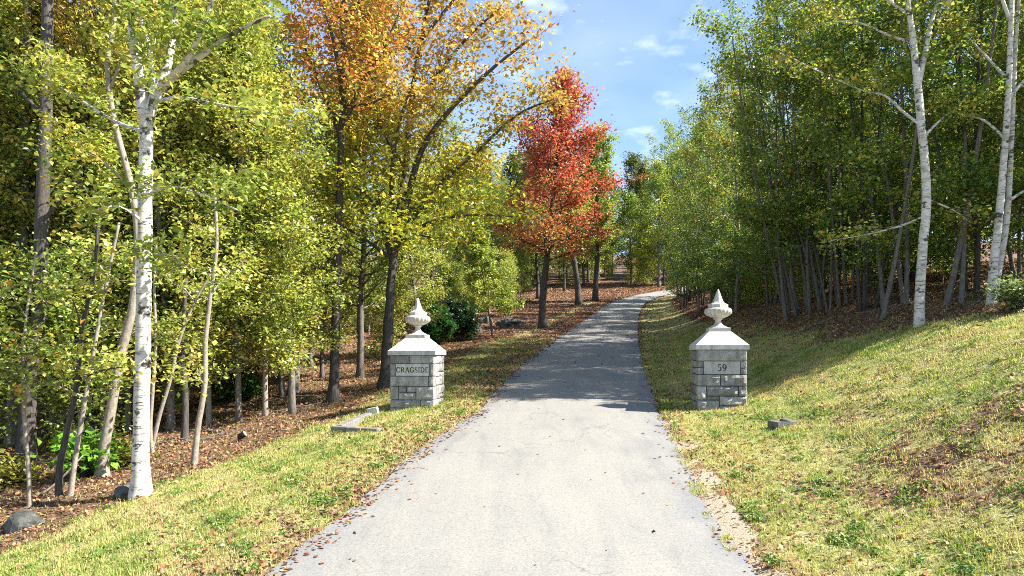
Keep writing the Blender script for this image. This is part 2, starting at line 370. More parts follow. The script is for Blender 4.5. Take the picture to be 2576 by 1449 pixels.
def build_road():
    ys = np.concatenate([np.linspace(-60, 3, 20), np.arange(3.2, 40, 0.12), np.arange(40, 110, 0.5)])
    k = 14; V = []; Fs = []; col = []
    for j, y in enumerate(ys):
        a, b = float(road_l(y)), float(road_r(y))
        if y > 2:
            a += 0.06 * float(wob(0, y, 1.9, 2)) + 0.035 * float(wob(0, y, 7.3, 4)); b += 0.05 * float(wob(5, y, 1.3, 7)) + 0.02 * float(wob(5, y, 8.1, 4))
        z = float(road_z(y))
        for q in range(k + 1):
            t = q / k; V.append((a + (b - a) * t, y, z + 0.03 * (1 - (2 * t - 1) ** 2) + 0.004)); e_ = max(0, abs(2 * t - 1) - 0.72) / 0.28; col.append((e_, 0, 0))
    for j in range(len(ys) - 1):
        for q in range(k):
            s0 = j * (k + 1) + q; Fs.append((s0, s0 + 1, s0 + k + 2, s0 + k + 1))
    o = mesh_obj('driveway', V, np.array(Fs), M_road, None, True, np.array(col))
    o['label'] = 'pale worn asphalt driveway climbing into the woods'
    kind(o, 'structure')
build_road()

# ------------------------------------------------------------------ gate pillars
def box_v(x0, x1, y0, y1, z0, z1):
    v = [(x0, y0, z0), (x1, y0, z0), (x1, y1, z0), (x0, y1, z0), (x0, y0, z1), (x1, y0, z1), (x1, y1, z1), (x0, y1, z1)]
    f = [(0, 3, 2, 1), (4, 5, 6, 7), (0, 1, 5, 4), (1, 2, 6, 5), (2, 3, 7, 6), (3, 0, 4, 7)]
    return v, f
def stone(parent, frame, a0, a1, z0, z1, depth, rough, mat, seed, name='stone'):
    """a block on one face of the pillar; frame = (origin, along, outward); its face is a subdivided, dressed surface"""
    org, al, ou = frame; r = random.Random(seed)
    nx = max(4, int((a1 - a0) / 0.07)); nz = max(4, int((z1 - z0) / 0.05))
    ph = [r.uniform(0, 6.28) for _ in range(6)]
    V = []
    gx = [0, 0.012 / (a1 - a0)] + [(i + 1) / nx for i in range(nx - 1)] + [1 - 0.012 / (a1 - a0), 1]
    gz = [0, 0.012 / (z1 - z0)] + [(i + 1) / nz for i in range(nz - 1)] + [1 - 0.012 / (z1 - z0), 1]
    gx = sorted(set(round(g, 4) for g in gx)); gz = sorted(set(round(g, 4) for g in gz))
    for j, w in enumerate(gz):
        for i, t in enumerate(gx):
            edge = (i in (0, len(gx) - 1)) or (j in (0, len(gz) - 1))
            x = a0 + (a1 - a0) * t; z = z0 + (z1 - z0) * w
            if edge: o = -0.006 + r.uniform(-0.003, 0.002) * (1 + rough)
            else:
                e = min(t * (a1 - a0), (1 - t) * (a1 - a0), w * (z1 - z0), (1 - w) * (z1 - z0))
                k = min(1, e / 0.05)
                o = 0.002 + rough * k * (0.022 + 0.014 * math.sin(9 * x + 13 * z + ph[0]) + 0.010 * math.sin(23 * x - 17 * z + ph[1]) + r.uniform(-0.012, 0.012)) + r.uniform(-0.0015, 0.0015)
            V.append(org + al * x + ou * o + Vector((0, 0, z)))
    ni, nj = len(gx), len(gz); Fs = []
    for j in range(nj - 1):
        for i in range(ni - 1):
            s0 = j * ni + i; Fs.append((s0, s0 + 1, s0 + ni + 1, s0 + ni))
    b0 = len(V)
    for (x, z) in ((a0, z0), (a1, z0), (a1, z1), (a0, z1)): V.append(org + al * x - ou * depth + Vector((0, 0, z)))
    bot = [i for i in range(ni)]; top = [(nj - 1) * ni + i for i in range(ni)]
    lef = [j * ni for j in range(nj)]; rig = [j * ni + ni - 1 for j in range(nj)]
    Fs.append(tuple(bot[::-1] + [b0, b0 + 1])); Fs.append(tuple(top + [b0 + 2, b0 + 3]))
    Fs.append(tuple(lef + [b0 + 3, b0])); Fs.append(tuple(rig[::-1] + [b0 + 1, b0 + 2])); Fs.append((b0 + 3, b0 + 2, b0 + 1, b0))
    return mesh_obj(name, V, Fs, mat, parent)

def lathe(profile, seg, mod=None):
    V = []; Fs = []
    for (r, z) in profile:
        for k in range(seg):
            a = 2 * math.pi * k / seg; rr = r * (mod(a, z) if mod else 1)
            V.append((rr * math.cos(a), rr * math.sin(a), z))
    for j in range(len(profile) - 1):
        for k in range(seg):
            k2 = (k + 1) % seg; Fs.append((j * seg + k, j * seg + k2, (j + 1) * seg + k2, (j + 1) * seg + k))
    Fs.append(tuple(range(seg))[::-1]); Fs.append(tuple((len(profile) - 1) * seg + k for k in range(seg)))
    return V, Fs

def ribbon(path, wid, y, V, Fs):
    n = len(path); b = len(V)
    for i, (x, z) in enumerate(path):
        p0 = path[max(0, i - 1)]; p1 = path[min(n - 1, i + 1)]
        dx_, dz_ = p1[0] - p0[0], p1[1] - p0[1]; q = math.hypot(dx_, dz_) or 1
        w = wid[i] if isinstance(wid, (list, tuple)) else wid
        nx_, nz_ = -dz_ / q * w / 2, dx_ / q * w / 2
        V.append((x + nx_, y, z + nz_)); V.append((x - nx_, y, z - nz_))
        V.append((x + nx_, y + 0.05, z + nz_)); V.append((x - nx_, y + 0.05, z - nz_))
    for i in range(n - 1):
        a = b + 4 * i; c = a + 4
        Fs += [(a, c, c + 1, a + 1), (a + 2, a + 3, c + 3, c + 2), (a, a + 2, c + 2, c), (a + 1, c + 1, c + 3, a + 3)]
    Fs += [(b, b + 1, b + 3, b + 2), (b + 4 * n - 4, b + 4 * n - 2, b + 4 * n - 1, b + 4 * n - 3)]
def arc(cx, cz, rx, rz, a0, a1, n=12):
    return [(cx + rx * math.cos(math.radians(a0 + (a1 - a0) * i / n)), cz + rz * math.sin(math.radians(a0 + (a1 - a0) * i / n))) for i in range(n + 1)]
TK, TN = 0.17, 0.075
def sw(n, lo=TN, hi=TK): return [lo + (hi - lo) * math.sin(math.pi * i / (n - 1)) for i in range(n)]
GLYPH = {   # width, strokes of (path, width)
    'C': (0.72, [(arc(0.42, 0.5, 0.36, 0.47, 48, 312, 16), sw(17)), ([(0.66, 0.68), (0.66, 0.95)], TN), ([(0.66, 0.05), (0.66, 0.3)], TN)]),
    'R': (0.76, [([(0.14, 0), (0.14, 1)], TK), ([(0.14, 0.965)] + arc(0.36, 0.74, 0.24, 0.225, 90, -90, 10) + [(0.14, 0.515)], [TN] + sw(11) + [TN]), ([(0.34, 0.5), (0.74, 0.03)], TK), ([(0.0, 0.03), (0.28, 0.03)], TN * 0.8), ([(0.0, 0.97), (0.2, 0.97)], TN * 0.8)]),
    'A': (0.8, [([(0.08, 0), (0.4, 1)], TN), ([(0.38, 1), (0.7, 0)], TK), ([(0.18, 0.33), (0.6, 0.33)], TN), ([(-0.02, 0.03), (0.2, 0.03)], TN * 0.8), ([(0.56, 0.03), (0.82, 0.03)], TN * 0.8)]),
    'G': (0.8, [(arc(0.42, 0.5, 0.36, 0.47, 48, 330, 16), sw(17)), ([(0.68, 0.08), (0.68, 0.46)], TK), ([(0.56, 0.45), (0.8, 0.45)], TN), ([(0.66, 0.7), (0.66, 0.95)], TN)]),
    'S': (0.56, [(arc(0.28, 0.73, 0.21, 0.235, 40, 250, 9) + arc(0.28, 0.255, 0.225, 0.225, 70, -140, 9), sw(20)), ([(0.47, 0.74), (0.47, 0.95)], TN), ([(0.07, 0.05), (0.07, 0.28)], TN)]),
    'I': (0.3, [([(0.15, 0), (0.15, 1)], TK), ([(0.0, 0.03), (0.3, 0.03)], TN * 0.8), ([(0.0, 0.97), (0.3, 0.97)], TN * 0.8)]),
    'D': (0.8, [([(0.14, 0), (0.14, 1)], TK), ([(0.0, 0.965)] + arc(0.3, 0.5, 0.42, 0.465, 90, -90, 14) + [(0.0, 0.035)], [TN] + sw(15) + [TN])]),
    'E': (0.62, [([(0.14, 0), (0.14, 1)], TK), ([(0.0, 0.965), (0.54, 0.965)], TN), ([(0.0, 0.035), (0.58, 0.035)], TN), ([(0.14, 0.52), (0.44, 0.52)], TN), ([(0.54, 0.78), (0.54, 0.98)], TN), ([(0.57, 0.02), (0.59, 0.24)], TN)]),
    '5': (0.6, [([(0.14, 0.96), (0.54, 0.96)], TK * 0.8), ([(0.16, 0.98), (0.12, 0.56)], TN), ([(0.12, 0.58)] + arc(0.26, 0.32, 0.26, 0.3, 80, -130, 12), [TN] + sw(13))]),
    '9': (0.62, [(arc(0.3, 0.68, 0.23, 0.29, 0, 360, 18), [TN + (TK - TN) * abs(math.cos(math.pi * 2 * i / 18)) for i in range(19)]), ([(0.53, 0.7), (0.53, 0.52), (0.46, 0.3), (0.32, 0.12), (0.12, 0.0)], [TK, TK, TK * 0.85, TN, TN])]),
}
def letters(parent, text, x0, z0, h, gap, y):
    x = x0
    for ch in text:
        w, strokes = GLYPH[ch]; V = []; Fs = []
        for k, (path, wid) in enumerate(strokes): ribbon(path, wid, -0.0004 * k / h, V, Fs)
        V = [(x + vx * h, y + vy * h * 0.3 if vy > 0.01 else y + vy * h, z0 + vz * h) for (vx, vy, vz) in V]
        mesh_obj('letter', V, Fs, M_letter, parent)
        x += (w + gap) * h
    return x
def text_width(text, h, gap): return sum((GLYPH[c][0] + gap) * h for c in text) - gap * h

def pillar(front_u, front_y, base_v, body_top_v, label, front_rows, side_rows, text, text_h, name_rect, rough_fn, mats):
    yaw = math.radians(-7.4); W = 1.0
    fx = (front_u - CU) / F * front_y
    cx = fx + 0.5 * math.sin(-yaw); cy = front_y + 0.5 * math.cos(yaw)
    zt = EYE + (HV - body_top_v) / F * front_y
    zb = EYE + (HV - base_v) / F * front_y
    hb = zt - zb
    root = thing('gate_pillar', label, 'pillar', (cx, cy, zb), yaw)
    v, f = box_v(-0.472, 0.472, -0.472, 0.472, -0.6, hb - 0.005); mesh_obj('mortar_core', v, f, M_mortar, root)
    fr = (Vector((-0.5, -0.5, 0)), Vector((1, 0, 0)), Vector((0, -1, 0)))
    rt = (Vector((0.5, -0.5, 0)), Vector((0, 1, 0)), Vector((1, 0, 0)))
    bk = (Vector((0.5, 0.5, 0)), Vector((-1, 0, 0)), Vector((0, 1, 0)))
    lf = (Vector((-0.5, 0.5, 0)), Vector((0, -1, 0)), Vector((-1, 0, 0)))
    g = 0.0065; seed = 1; DEP = 0.2
    for (x0, x1, t0, t1) in front_rows:
        z1 = hb * (1 - t0) - g; z0 = hb * (1 - t1) + g
        if t1 >= 1: z0 = -0.35
        if t0 <= 0: z1 = hb
        seed += 1
        a0 = x0 + (g if x0 > 0 else 0.0); a1 = x1 - (g if x1 < 1 else 0.0)
        nm = 'name_stone' if (x0, x1, t0, t1) == name_rect else 'stone'
        s = stone(root, fr, a0, a1, z0, z1, DEP, 0.0 if nm == 'name_stone' else rough_fn(t0, x0), M_name if nm == 'name_stone' else mats[seed % 2], seed, nm)
        if nm == 'name_stone':
            s['label'] = 'smooth stone lettered ' + text
            tw = text_width(text, text_h, 0.13)
            letters(s, text, -0.5 + (a0 + a1) / 2 - tw / 2, (z0 + z1) / 2 - text_h / 2 + 0.004, text_h, 0.13, -0.5045)
    for face, rows in ((rt, side_rows), (lf, side_rows), (bk, side_rows)):
        lo = DEP + g if face is rt else 0.0
        hi = 1.0 if face is rt else (1 - DEP - g if face is lf else 1.0)
        if face is bk: lo, hi = 0.203, 0.797
        for (x0, x1, t0, t1) in rows:
            seed += 1
            a0 = lo + (hi - lo) * x0 + (g if x0 > 0 else 0); a1 = lo + (hi - lo) * x1 - (g if x1 < 1 else 0)
            z1 = hb * (1 - t0) - g; z0 = hb * (1 - t1) + g
            if t1 >= 1: z0 = -0.35
            if t0 <= 0: z1 = hb
            stone(root, face, a0, a1, z0, z1, DEP, 0.8, mats[seed % 2], seed)
    # cap: weathered slab with sloped top
    o, t, bz, sl = 0.545, 0.235, 0.105, 0.285
    prof = [(o - 0.006, 0.0), (o, 0.006), (o, bz - 0.008), (o - 0.008, bz), (t, bz + sl), ]
    V = []; Fs = []
    for (r, z) in prof:
        for sx, sy in ((-1, -1), (1, -1), (1, 1), (-1, 1)): V.append((sx * r, sy * r, hb + 0.004 + z))
    for j in range(len(prof) - 1):
        for k in range(4):
            k2 = (k + 1) % 4; Fs.append((4 * j + k, 4 * j + k2, 4 * j + 4 + k2, 4 * j + 4 + k))
    Fs.append((3, 2, 1, 0)); Fs.append(tuple(4 * (len(prof) - 1) + k for k in range(4)))
    mesh_obj('cap', V, Fs, M_cap, root)
    z = hb + 0.004 + bz + sl
    r = 0.225
    V = []; Fs = []
    pr = [(r, 0.001), (r, 0.075), (r - 0.012, 0.085)]
    for (q, zz_) in pr:
        for sx, sy in ((-1, -1), (1, -1), (1, 1), (-1, 1)): V.append((sx * q, sy * q, z + zz_))
    for j in range(2):
        for k in range(4):
            k2 = (k + 1) % 4; Fs.append((4 * j + k, 4 * j + k2, 4 * j + 4 + k2, 4 * j + 4 + k))
    Fs.append((3, 2, 1, 0)); Fs.append((8, 9, 10, 11))
    mesh_obj('plinth', V, Fs, M_urn, root)
    z += 0.086
    urn = bpy.data.objects.new('urn', None); C.objects.link(urn); urn.parent = root; urn.location = (0, 0, z)
    v, f = lathe([(0.205, 0.0), (0.205, 0.012), (0.17, 0.026), (0.122, 0.05), (0.085, 0.085), (0.064, 0.125), (0.06, 0.155), (0.07, 0.175), (0.095, 0.19), (0.108, 0.205), (0.1, 0.215)], 32)
    mesh_obj('foot', v, f, M_urn, urn, True)
    flute = lambda a, zz_: 1 + 0.13 * (abs(math.sin(9 * a)) - 0.5) * min(1, max(0, (0.365 - zz_) / 0.03)) * min(1, max(0, (zz_ - 0.218) / 0.03))
    v, f = lathe([(0.085, 0.212), (0.13, 0.222), (0.19, 0.25), (0.24, 0.285), (0.27, 0.32), (0.283, 0.352), (0.288, 0.375), (0.284, 0.395), (0.266, 0.415), (0.232, 0.432), (0.205, 0.44)], 144, flute)
    mesh_obj('bowl', v, f, M_urn, urn, True)
    v, f = lathe([(0.196, 0.438), (0.212, 0.446), (0.214, 0.505), (0.206, 0.515), (0.165, 0.528)], 8)
    lid = mesh_obj('lid', v, f, M_urn, urn)
    v, f = lathe([(0.166, 0.526), (0.132, 0.55), (0.108, 0.585), (0.088, 0.635), (0.065, 0.70), (0.04, 0.775), (0.02, 0.83), (0.004, 0.85)], 8)
    mesh_obj('spire', v, f, M_urn, urn)
    return root
def rows_px(lst, x0, x1, y0, y1):
    return [((max(0.0, (a - x0) / (x1 - x0)) if a > x0 + 6 else 0.0), (min(1.0, (b - x0) / (x1 - x0)) if b < x1 - 6 else 1.0), (c - y0) / (y1 - y0) if c > y0 + 4 else 0.0, (d - y0) / (y1 - y0) if d < y1 - 4 else 1.0) for a, b, c, d in lst]
left_rows = rows_px([(235, 416, 680, 763), (416, 648, 680, 763), (235, 287, 763, 885), (287, 606, 763, 885), (606, 648, 763, 885),
    (235, 598, 885, 985), (598, 648, 885, 985), (235, 313, 985, 1118), (313, 390, 985, 1044), (390, 480, 985, 1044), (313, 480, 1044, 1118), (480, 648, 985, 1118),
    (235, 522, 1118, 1199), (522, 648, 1118, 1199), (235, 356, 1199, 1256), (356, 648, 1199, 1256), (235, 648, 1256, 1305)], 235, 648, 680, 1305)
right_rows = rows_px([(318, 780, 693, 804), (318, 371, 804, 870), (318, 371, 870, 938), (371, 722, 804, 938), (722, 780, 804, 874), (722, 780, 874, 938),
    (318, 534, 938, 1052), (534, 780, 938, 1052), (318, 402, 1052, 1191), (402, 701, 1052, 1152), (701, 780, 1052, 1152),
    (402, 523, 1152, 1191), (523, 780, 1152, 1246), (318, 523, 1191, 1290), (523, 780, 1246, 1290)], 318, 780, 693, 1290)
side_l = rows_px([(0, 62, 0, 13), (62, 100, 0, 13), (0, 30, 13, 27), (30, 100, 13, 27), (0, 70, 27, 34), (70, 100, 27, 48), (0, 70, 34, 48), (0, 36, 48, 70), (36, 100, 48, 62), (36, 100, 62, 70), (0, 100, 70, 84), (0, 55, 84, 100), (55, 100, 84, 100)], 0, 100, 0, 100)
side_r = rows_px([(0, 100, 0, 18), (0, 55, 18, 30), (55, 100, 18, 30), (0, 100, 30, 41), (0, 48, 41, 60), (48, 100, 41, 60), (0, 100, 60, 76), (0, 60, 76, 88), (60, 100, 76, 88), (0, 100, 88, 100)], 0, 100, 0, 100)
PL = pillar(1036, 14.95, 1054, 894, 'left granite gate pillar with CRAGSIDE name stone and urn finial', left_rows, side_l, 'CRAGSIDE', 0.118, left_rows[3],
            lambda t, x: 0.3 if t < 0.45 else 0.8, (M_granite2, M_granite))
PR = pillar(1817, 14.05, 1032, 880, 'right granite gate pillar with number 59 stone and urn finial', right_rows, side_r, '59', 0.14, right_rows[3],
            lambda t, x: 0.25 if t < 0.35 else 1.7, (M_granite, M_granite2))

# ------------------------------------------------------------------ trees
def tube(path, rad, sides, V, Fs, ph=0.0, bumpy=0.0):
    b = len(V); n = len(path)
    for i in range(n):
        p = path[i]; d = (path[min(n - 1, i + 1)] - path[max(0, i - 1)])
        d.normalize()
        ref = Vector((1, 0, 0)) if abs(d.x) < 0.8 else Vector((0, 1, 0))
        e1 = d.cross(ref); e1.normalize(); e2 = d.cross(e1)
        for k in range(sides):
            a = ph + 2 * math.pi * k / sides
            r = rad[i] * (1 + bumpy * math.sin(3 * a + i * 1.3) * 0.6 + bumpy * math.sin(5 * a - i * 0.8) * 0.4)
            V.append(p + e1 * (r * math.cos(a)) + e2 * (r * math.sin(a)))
    for i in range(n - 1):
        for k in range(sides):
            k2 = (k + 1) % sides
            Fs.append((b + i * sides + k, b + i * sides + k2, b + (i + 1) * sides + k2, b + (i + 1) * sides + k))
    Fs.append(tuple(b + k for k in range(sides))[::-1]); Fs.append(tuple(b + (n - 1) * sides + k for k in range(sides)))

def resample(path, n):
    """smooth a polyline with Catmull-Rom to n points"""
    m = len(path); out_ = []
    for i in range(n):
        t = i / (n - 1) * (m - 1); k = min(int(t), m - 2); f = t - k
        p0 = path[max(0, k - 1)]; p1 = path[k]; p2 = path[k + 1]; p3 = path[min(m - 1, k + 2)]
        out_.append(0.5 * ((2 * p1) + (p2 - p0) * f + (2 * p0 - 5 * p1 + 4 * p2 - p3) * f * f + (3 * p1 - p0 - 3 * p2 + p3) * f ** 3))
    return out_

def grow(start, dirn, length, r, n=6, up=0.25, wig=0.12):
    pts = [start.copy()]; d = dirn.normalized()
    for i in range(n - 1):
        d = (d + Vector((r.gauss(0, wig), r.gauss(0, wig), r.gauss(0, wig * 0.6) + up / n))).normalized()
        pts.append(pts[-1] + d * (length / (n - 1)))
    return pts

def branchlets(path, r, twigs, tubes, lvl_len, n_sub, rad0, t0=0.35, up=0.15, flat=0.5):
    """side shoots along a limb: collects twig segments for leaves and thin tubes"""
    m = len(path)
    for k in range(n_sub):
        t = t0 + (1 - t0) * (k + r.random()) / n_sub
        f = t * (m - 1); i = min(int(f), m - 2); p = path[i].lerp(path[i + 1], f - i)
        d = (path[i + 1] - path[i]).normalized()
        side = d.cross(Vector((0, 0, 1)));
        if side.length < 0.1: side = Vector((r.gauss(0, 1), r.gauss(0, 1), 0))
        side.normalize()
        s = (-1 if k % 2 else 1)
        dd = d * r.uniform(0.3, 0.9) + side * s * r.uniform(0.6, 1.1) + Vector((0, 0, r.gauss(0.1, 0.35) * flat + 0.05))
        sub = grow(p, dd, lvl_len * r.uniform(0.55, 1.15) * (1.15 - 0.5 * t), r, 4, up, 0.16)
        tubes.append((sub, [rad0 * 0.5, rad0 * 0.36, rad0 * 0.25, rad0 * 0.12], 3))
        for a, b in zip(sub[:-1], sub[1:]): twigs.append((a, b))
    for a, b in zip(path[int(m * 0.6):-1], path[int(m * 0.6) + 1:]): twigs.append((a, b))

def leaf_mesh(name, twigs, n, size, palette, seed, spread=0.16, colfn=None, up=1.0, mat=None, aspect=0.66, keep=None):
    g = np.random.default_rng(seed)
    A = np.array([tuple(a) for a, b in twigs]); B = np.array([tuple(b) for a, b in twigs])
    ln = (np.linalg.norm(B - A, axis=1) + 0.05) * np.where(g.random(len(A)) < 0.3, 0.06, 1.0)
    idx = g.choice(len(A), n, p=ln / ln.sum()); t = g.random((n, 1)) ** 0.7
    pos = A[idx] + (B[idx] - A[idx]) * t + g.normal(0, 1, (n, 3)) * np.array([spread, spread, spread * 0.85])
    if keep is not None:
        ok = keep(pos); pos = pos[ok]; idx = idx[ok]; n = len(pos)
    nr = g.normal(0, 1, (n, 3)) * 0.55 + np.array([0, 0, up]); nr /= np.linalg.norm(nr, axis=1, keepdims=True)
    td = g.normal(0, 1, (n, 3)); td -= nr * np.sum(td * nr, 1, keepdims=True); td /= np.linalg.norm(td, axis=1, keepdims=True)
    sd_ = np.cross(nr, td); s = size * g.uniform(0.45, 1.5, (n, 1)); w = s * aspect * 0.5 * g.uniform(0.75, 1.2, (n, 1))
    fold = s * g.uniform(0.05, 0.2, (n, 1))
    v0 = pos; v1 = pos + td * s * 0.48 + sd_ * w + nr * fold; v2 = pos + td * s - nr * fold * 0.6; v3 = pos + td * s * 0.48 - sd_ * w + nr * fold
    V = np.stack([v0, v1, v2, v3], 1).reshape(-1, 3)
    b = np.arange(n)[:, None] * 4
    T = np.concatenate([b + np.array([[0, 1, 2]]), b + np.array([[0, 2, 3]])], 1).reshape(-1, 3)
    # clusters share a tint, leaves vary on top of it
    nseg = len(A); cl = g.random(nseg)
    cs = 0.6 * cl[idx] + 0.4 * g.random(n)
    col = colfn(pos, cs, g) if colfn else pal(palette, cs)
    col = col * g.uniform(0.6, 1.25, (n, 1))
    return make_mesh(name, V, T, mat or M_leaf, False, np.repeat(np.clip(col, 0.004, 0.95), 4, 0))
def pal(palette, x):
    """palette: [(position, colour)] with x in 0..1 (x is roughly bell-shaped)"""
    xs = [p for p, c in palette]; cs = np.array([c for p, c in palette])
    return np.stack([np.interp(x, xs, cs[:, k]) for k in range(3)], 1)

G_DARK = (0.035, 0.075, 0.015); G_MID = (0.13, 0.21, 0.04); G_LIME = (0.28, 0.38, 0.07); G_YEL = (0.50, 0.53, 0.12)
YEL = (0.64, 0.49, 0.10); ORA = (0.64, 0.29, 0.07); RED = (0.42, 0.05, 0.03); RUST = (0.3, 0.1, 0.04)
PAL_LEFT = [(0.0, G_DARK), (0.22, G_MID), (0.45, G_LIME), (0.72, G_YEL), (0.86, YEL), (0.94, ORA), (1.0, RED)]
PAL_LEFT2 = [(0.0, G_MID), (0.25, G_LIME), (0.65, G_YEL), (0.9, YEL), (0.99, ORA)]
PAL_RIGHT = [(0.0, (0.07, 0.155, 0.034)), (0.35, (0.15, 0.27, 0.05)), (0.6, (0.27, 0.39, 0.07)), (0.77, G_YEL), (0.93, YEL), (1.0, ORA)]
PAL_FAR = [(0.0, (0.04, 0.075, 0.02)), (0.5, (0.1, 0.15, 0.03)), (0.8, (0.2, 0.22, 0.04)), (1.0, YEL)]
PAL_BEECH = [(0.0, G_MID), (0.4, G_LIME), (0.75, G_YEL), (1.0, YEL)]
def col_height(z0, z1, low, high):
    def fn(pos, cs, g):
        t = np.clip((pos[:, 2] - z0) / (z1 - z0) + g.normal(0, 0.14, len(pos)) + 0.3 * wob(pos[:, 0], pos[:, 2], 1.1, 3), 0, 1)[:, None]
        return pal(low, cs) * (1 - t) + pal(high, cs) * t
    return fn

def skeleton(seed, Ht, r0, crown0, crown_r, nb, shape='oval', lean=(0, 0), stems=1, sub_n=5, n_trunk=9, path=None, bias=(0, 0), el0=10, el1=68, vary=0.2):
    """returns trunk paths, limb tubes and twig segments"""
    r = random.Random(seed); trunks = []; tubes = []; twigs = []
    for s in range(stems):
        if path is not None: tp = path
        else:
            a = 6.283 * s / max(1, stems) + r.uniform(0, 1)
            lx, ly = lean if stems == 1 else (lean[0] + math.cos(a) * r.uniform(0.08, 0.22), lean[1] + math.sin(a) * r.uniform(0.08, 0.22))
            h = Ht * (1 if stems == 1 else r.uniform(0.75, 1.05)); ox, oy = (0, 0) if stems == 1 else (math.cos(a) * 0.16, math.sin(a) * 0.16)
            p = Vector((ox, oy, -0.25)); tp = [p.copy()]; d = Vector((lx, ly, 1))
            for i in range(n_trunk):
                d = (d + Vector((r.gauss(0, 0.05), r.gauss(0, 0.05), 0.08))).normalized(); p = p + d * ((h + 0.25) / n_trunk); tp.append(p.copy())
            tp = resample(tp, n_trunk * 2)
        rr = r0 if stems == 1 else r0 * r.uniform(0.7, 1.1)
        m = len(tp); rads = [rr * (1 - 0.9 * (i / (m - 1)) ** 1.1) * (1 + 0.55 * math.exp(-((tp[i].z - tp[0].z) / (rr * 1.6)))) for i in range(m)]
        trunks.append((tp, rads))
        n_l = nb if stems == 1 else max(6, nb // stems + 2)
        for i in range(n_l):
            q = (i + r.random() * 0.8) / n_l; t = crown0 + (0.98 - crown0) * q
            f = t * (m - 1); k = min(int(f), m - 2); p = tp[k].lerp(tp[k + 1], f - k)
            prof = {'oval': math.sin(math.pi * (0.16 + 0.80 * q)) ** 0.8, 'spread': (0.5 + 0.5 * q) * (1 - 0.35 * q ** 4), 'cone': 1.05 - 0.95 * q, 'col': 0.8 - 0.35 * abs(q - 0.4), 'flame': (0.72 + 1.1 * q if q < 0.25 else 1.0 - 0.95 * ((q - 0.25) / 0.75) ** 1.35)}[shape]
            az = 2.399 * i + r.uniform(-0.5, 0.5) + s; el = math.radians(el0 + (el1 - el0) * q + r.gauss(0, 8))
            ln = crown_r * prof * r.uniform(0.97 - vary, 0.95 + vary)
            d = Vector((math.cos(az) * math.cos(el) + bias[0], math.sin(az) * math.cos(el) + bias[1], math.sin(el)))
            if ln < 0.25: continue
            lp = grow(p, d, ln, r, 6, 0.3, 0.1)
            lr = max(0.008, rads[k] * 0.42) * (0.6 + 0.4 * ln / crown_r)
            tubes.append((lp, [lr * (1 - 0.85 * j / 5) for j in range(6)], 5))
            branchlets(lp, r, twigs, tubes, ln * 0.45, sub_n, lr, 0.28)
        tw = tp[int(m * 0.85):]
        for a_, b_ in zip(tw[:-1], tw[1:]): twigs.append((a_, b_))
    return trunks, tubes, twigs
def wood_mesh(name, tubes, mat, sides=None, bumpy=0.0):
    V = []; Fs = []
    for k, (p, rd, s) in enumerate(tubes): tube(p, rd, sides or s, V, Fs, k * 0.7, bumpy)
    return make_mesh(name, V, Fs, mat, True)

class Proto: pass
def proto(seed, Ht, r0, crown0, crown_r, nb, n_leaf, size, palette, bark, shape='oval', stems=1, colfn=None, spread=0.16, sub_n=4, sides=8, keep_twigs=True, up=0.9, **kw):
    tr, tb, tw = skeleton(seed, Ht, r0, crown0, crown_r, nb, shape, stems=stems, sub_n=sub_n, **kw)
    q = Proto(); q.H = Ht
    q.trunks = [make_tr(t, sides, bark) for t in tr]
    q.limbs = wood_mesh('limbs', tb if keep_twigs else [x for x in tb if x[2] > 3], bark)
    q.crown = leaf_mesh('crown', tw, n_leaf, size, palette, seed + 100, spread, colfn, up)
    return q
def make_tr(t, sides, bark):
    V = []; Fs = []; tube(t[0], t[1], sides, V, Fs, 0.0, 0.06); return make_mesh('trunk', V, Fs, bark, True)
def plant_tree(q, name, label, cat, loc, rz, scale, group=None):
    o = thing(name, label, cat, loc, rz, group, scale)
    for t in q.trunks: put('trunk' if len(q.trunks) == 1 else 'stem', t, o)
    kind(put('limbs', q.limbs, o), 'stuff'); kind(put('crown', q.crown, o), 'stuff')
    return o

# prototypes
LEFTS = [proto(21, 12.0, 0.12, 0.2, 2.5, 86, 22000, 0.094, PAL_LEFT, M_grey, 'col', spread=0.145),
         proto(22, 10.0, 0.09, 0.15, 2.3, 78, 20000, 0.094, PAL_LEFT2, M_grey, 'col', spread=0.145),
         proto(23, 13.5, 0.15, 0.2, 2.9, 86, 23000, 0.097, PAL_LEFT, M_bark, 'oval', spread=0.145),
         proto(24, 9.0, 0.075, 0.14, 2.2, 72, 18500, 0.09, PAL_LEFT2, M_beech, 'col', spread=0.145),
         proto(25, 14.0, 0.15, 0.24, 2.8, 80, 21000, 0.097, PAL_LEFT, M_bark, 'oval', spread=0.145, colfn=col_height(5, 11, PAL_LEFT, [(0, G_LIME), (0.4, YEL), (0.8, ORA), (1, RED)]))]
LEFT_WORDS = ['grey-barked yellow-green tree', 'bright lime-yellow tree', 'dark-trunked yellow-green tree', 'pale-barked lime-yellow tree', 'dark-trunked tree with orange-tinged top']
RIGHTS = [proto(31, 13.0, 0.06, 0.12, 2.5, 70, 15500, 0.1, PAL_RIGHT, M_grey, 'col', stems=3, spread=0.145),
          proto(32, 12.0, 0.052, 0.1, 2.4, 70, 14500, 0.1, PAL_RIGHT, M_bark, 'col', stems=4, spread=0.145),
          proto(33, 14.0, 0.11, 0.1, 2.9, 72, 16500, 0.1, PAL_RIGHT, M_bark, 'oval', spread=0.145),
          proto(34, 11.0, 0.08, 0.1, 2.5, 60, 13500, 0.1, PAL_RIGHT, M_beech, 'oval', spread=0.145, colfn=col_height(3, 9, PAL_RIGHT, [(0, G_MID), (0.5, G_LIME), (0.75, YEL), (0.9, ORA), (1, RED)]))]
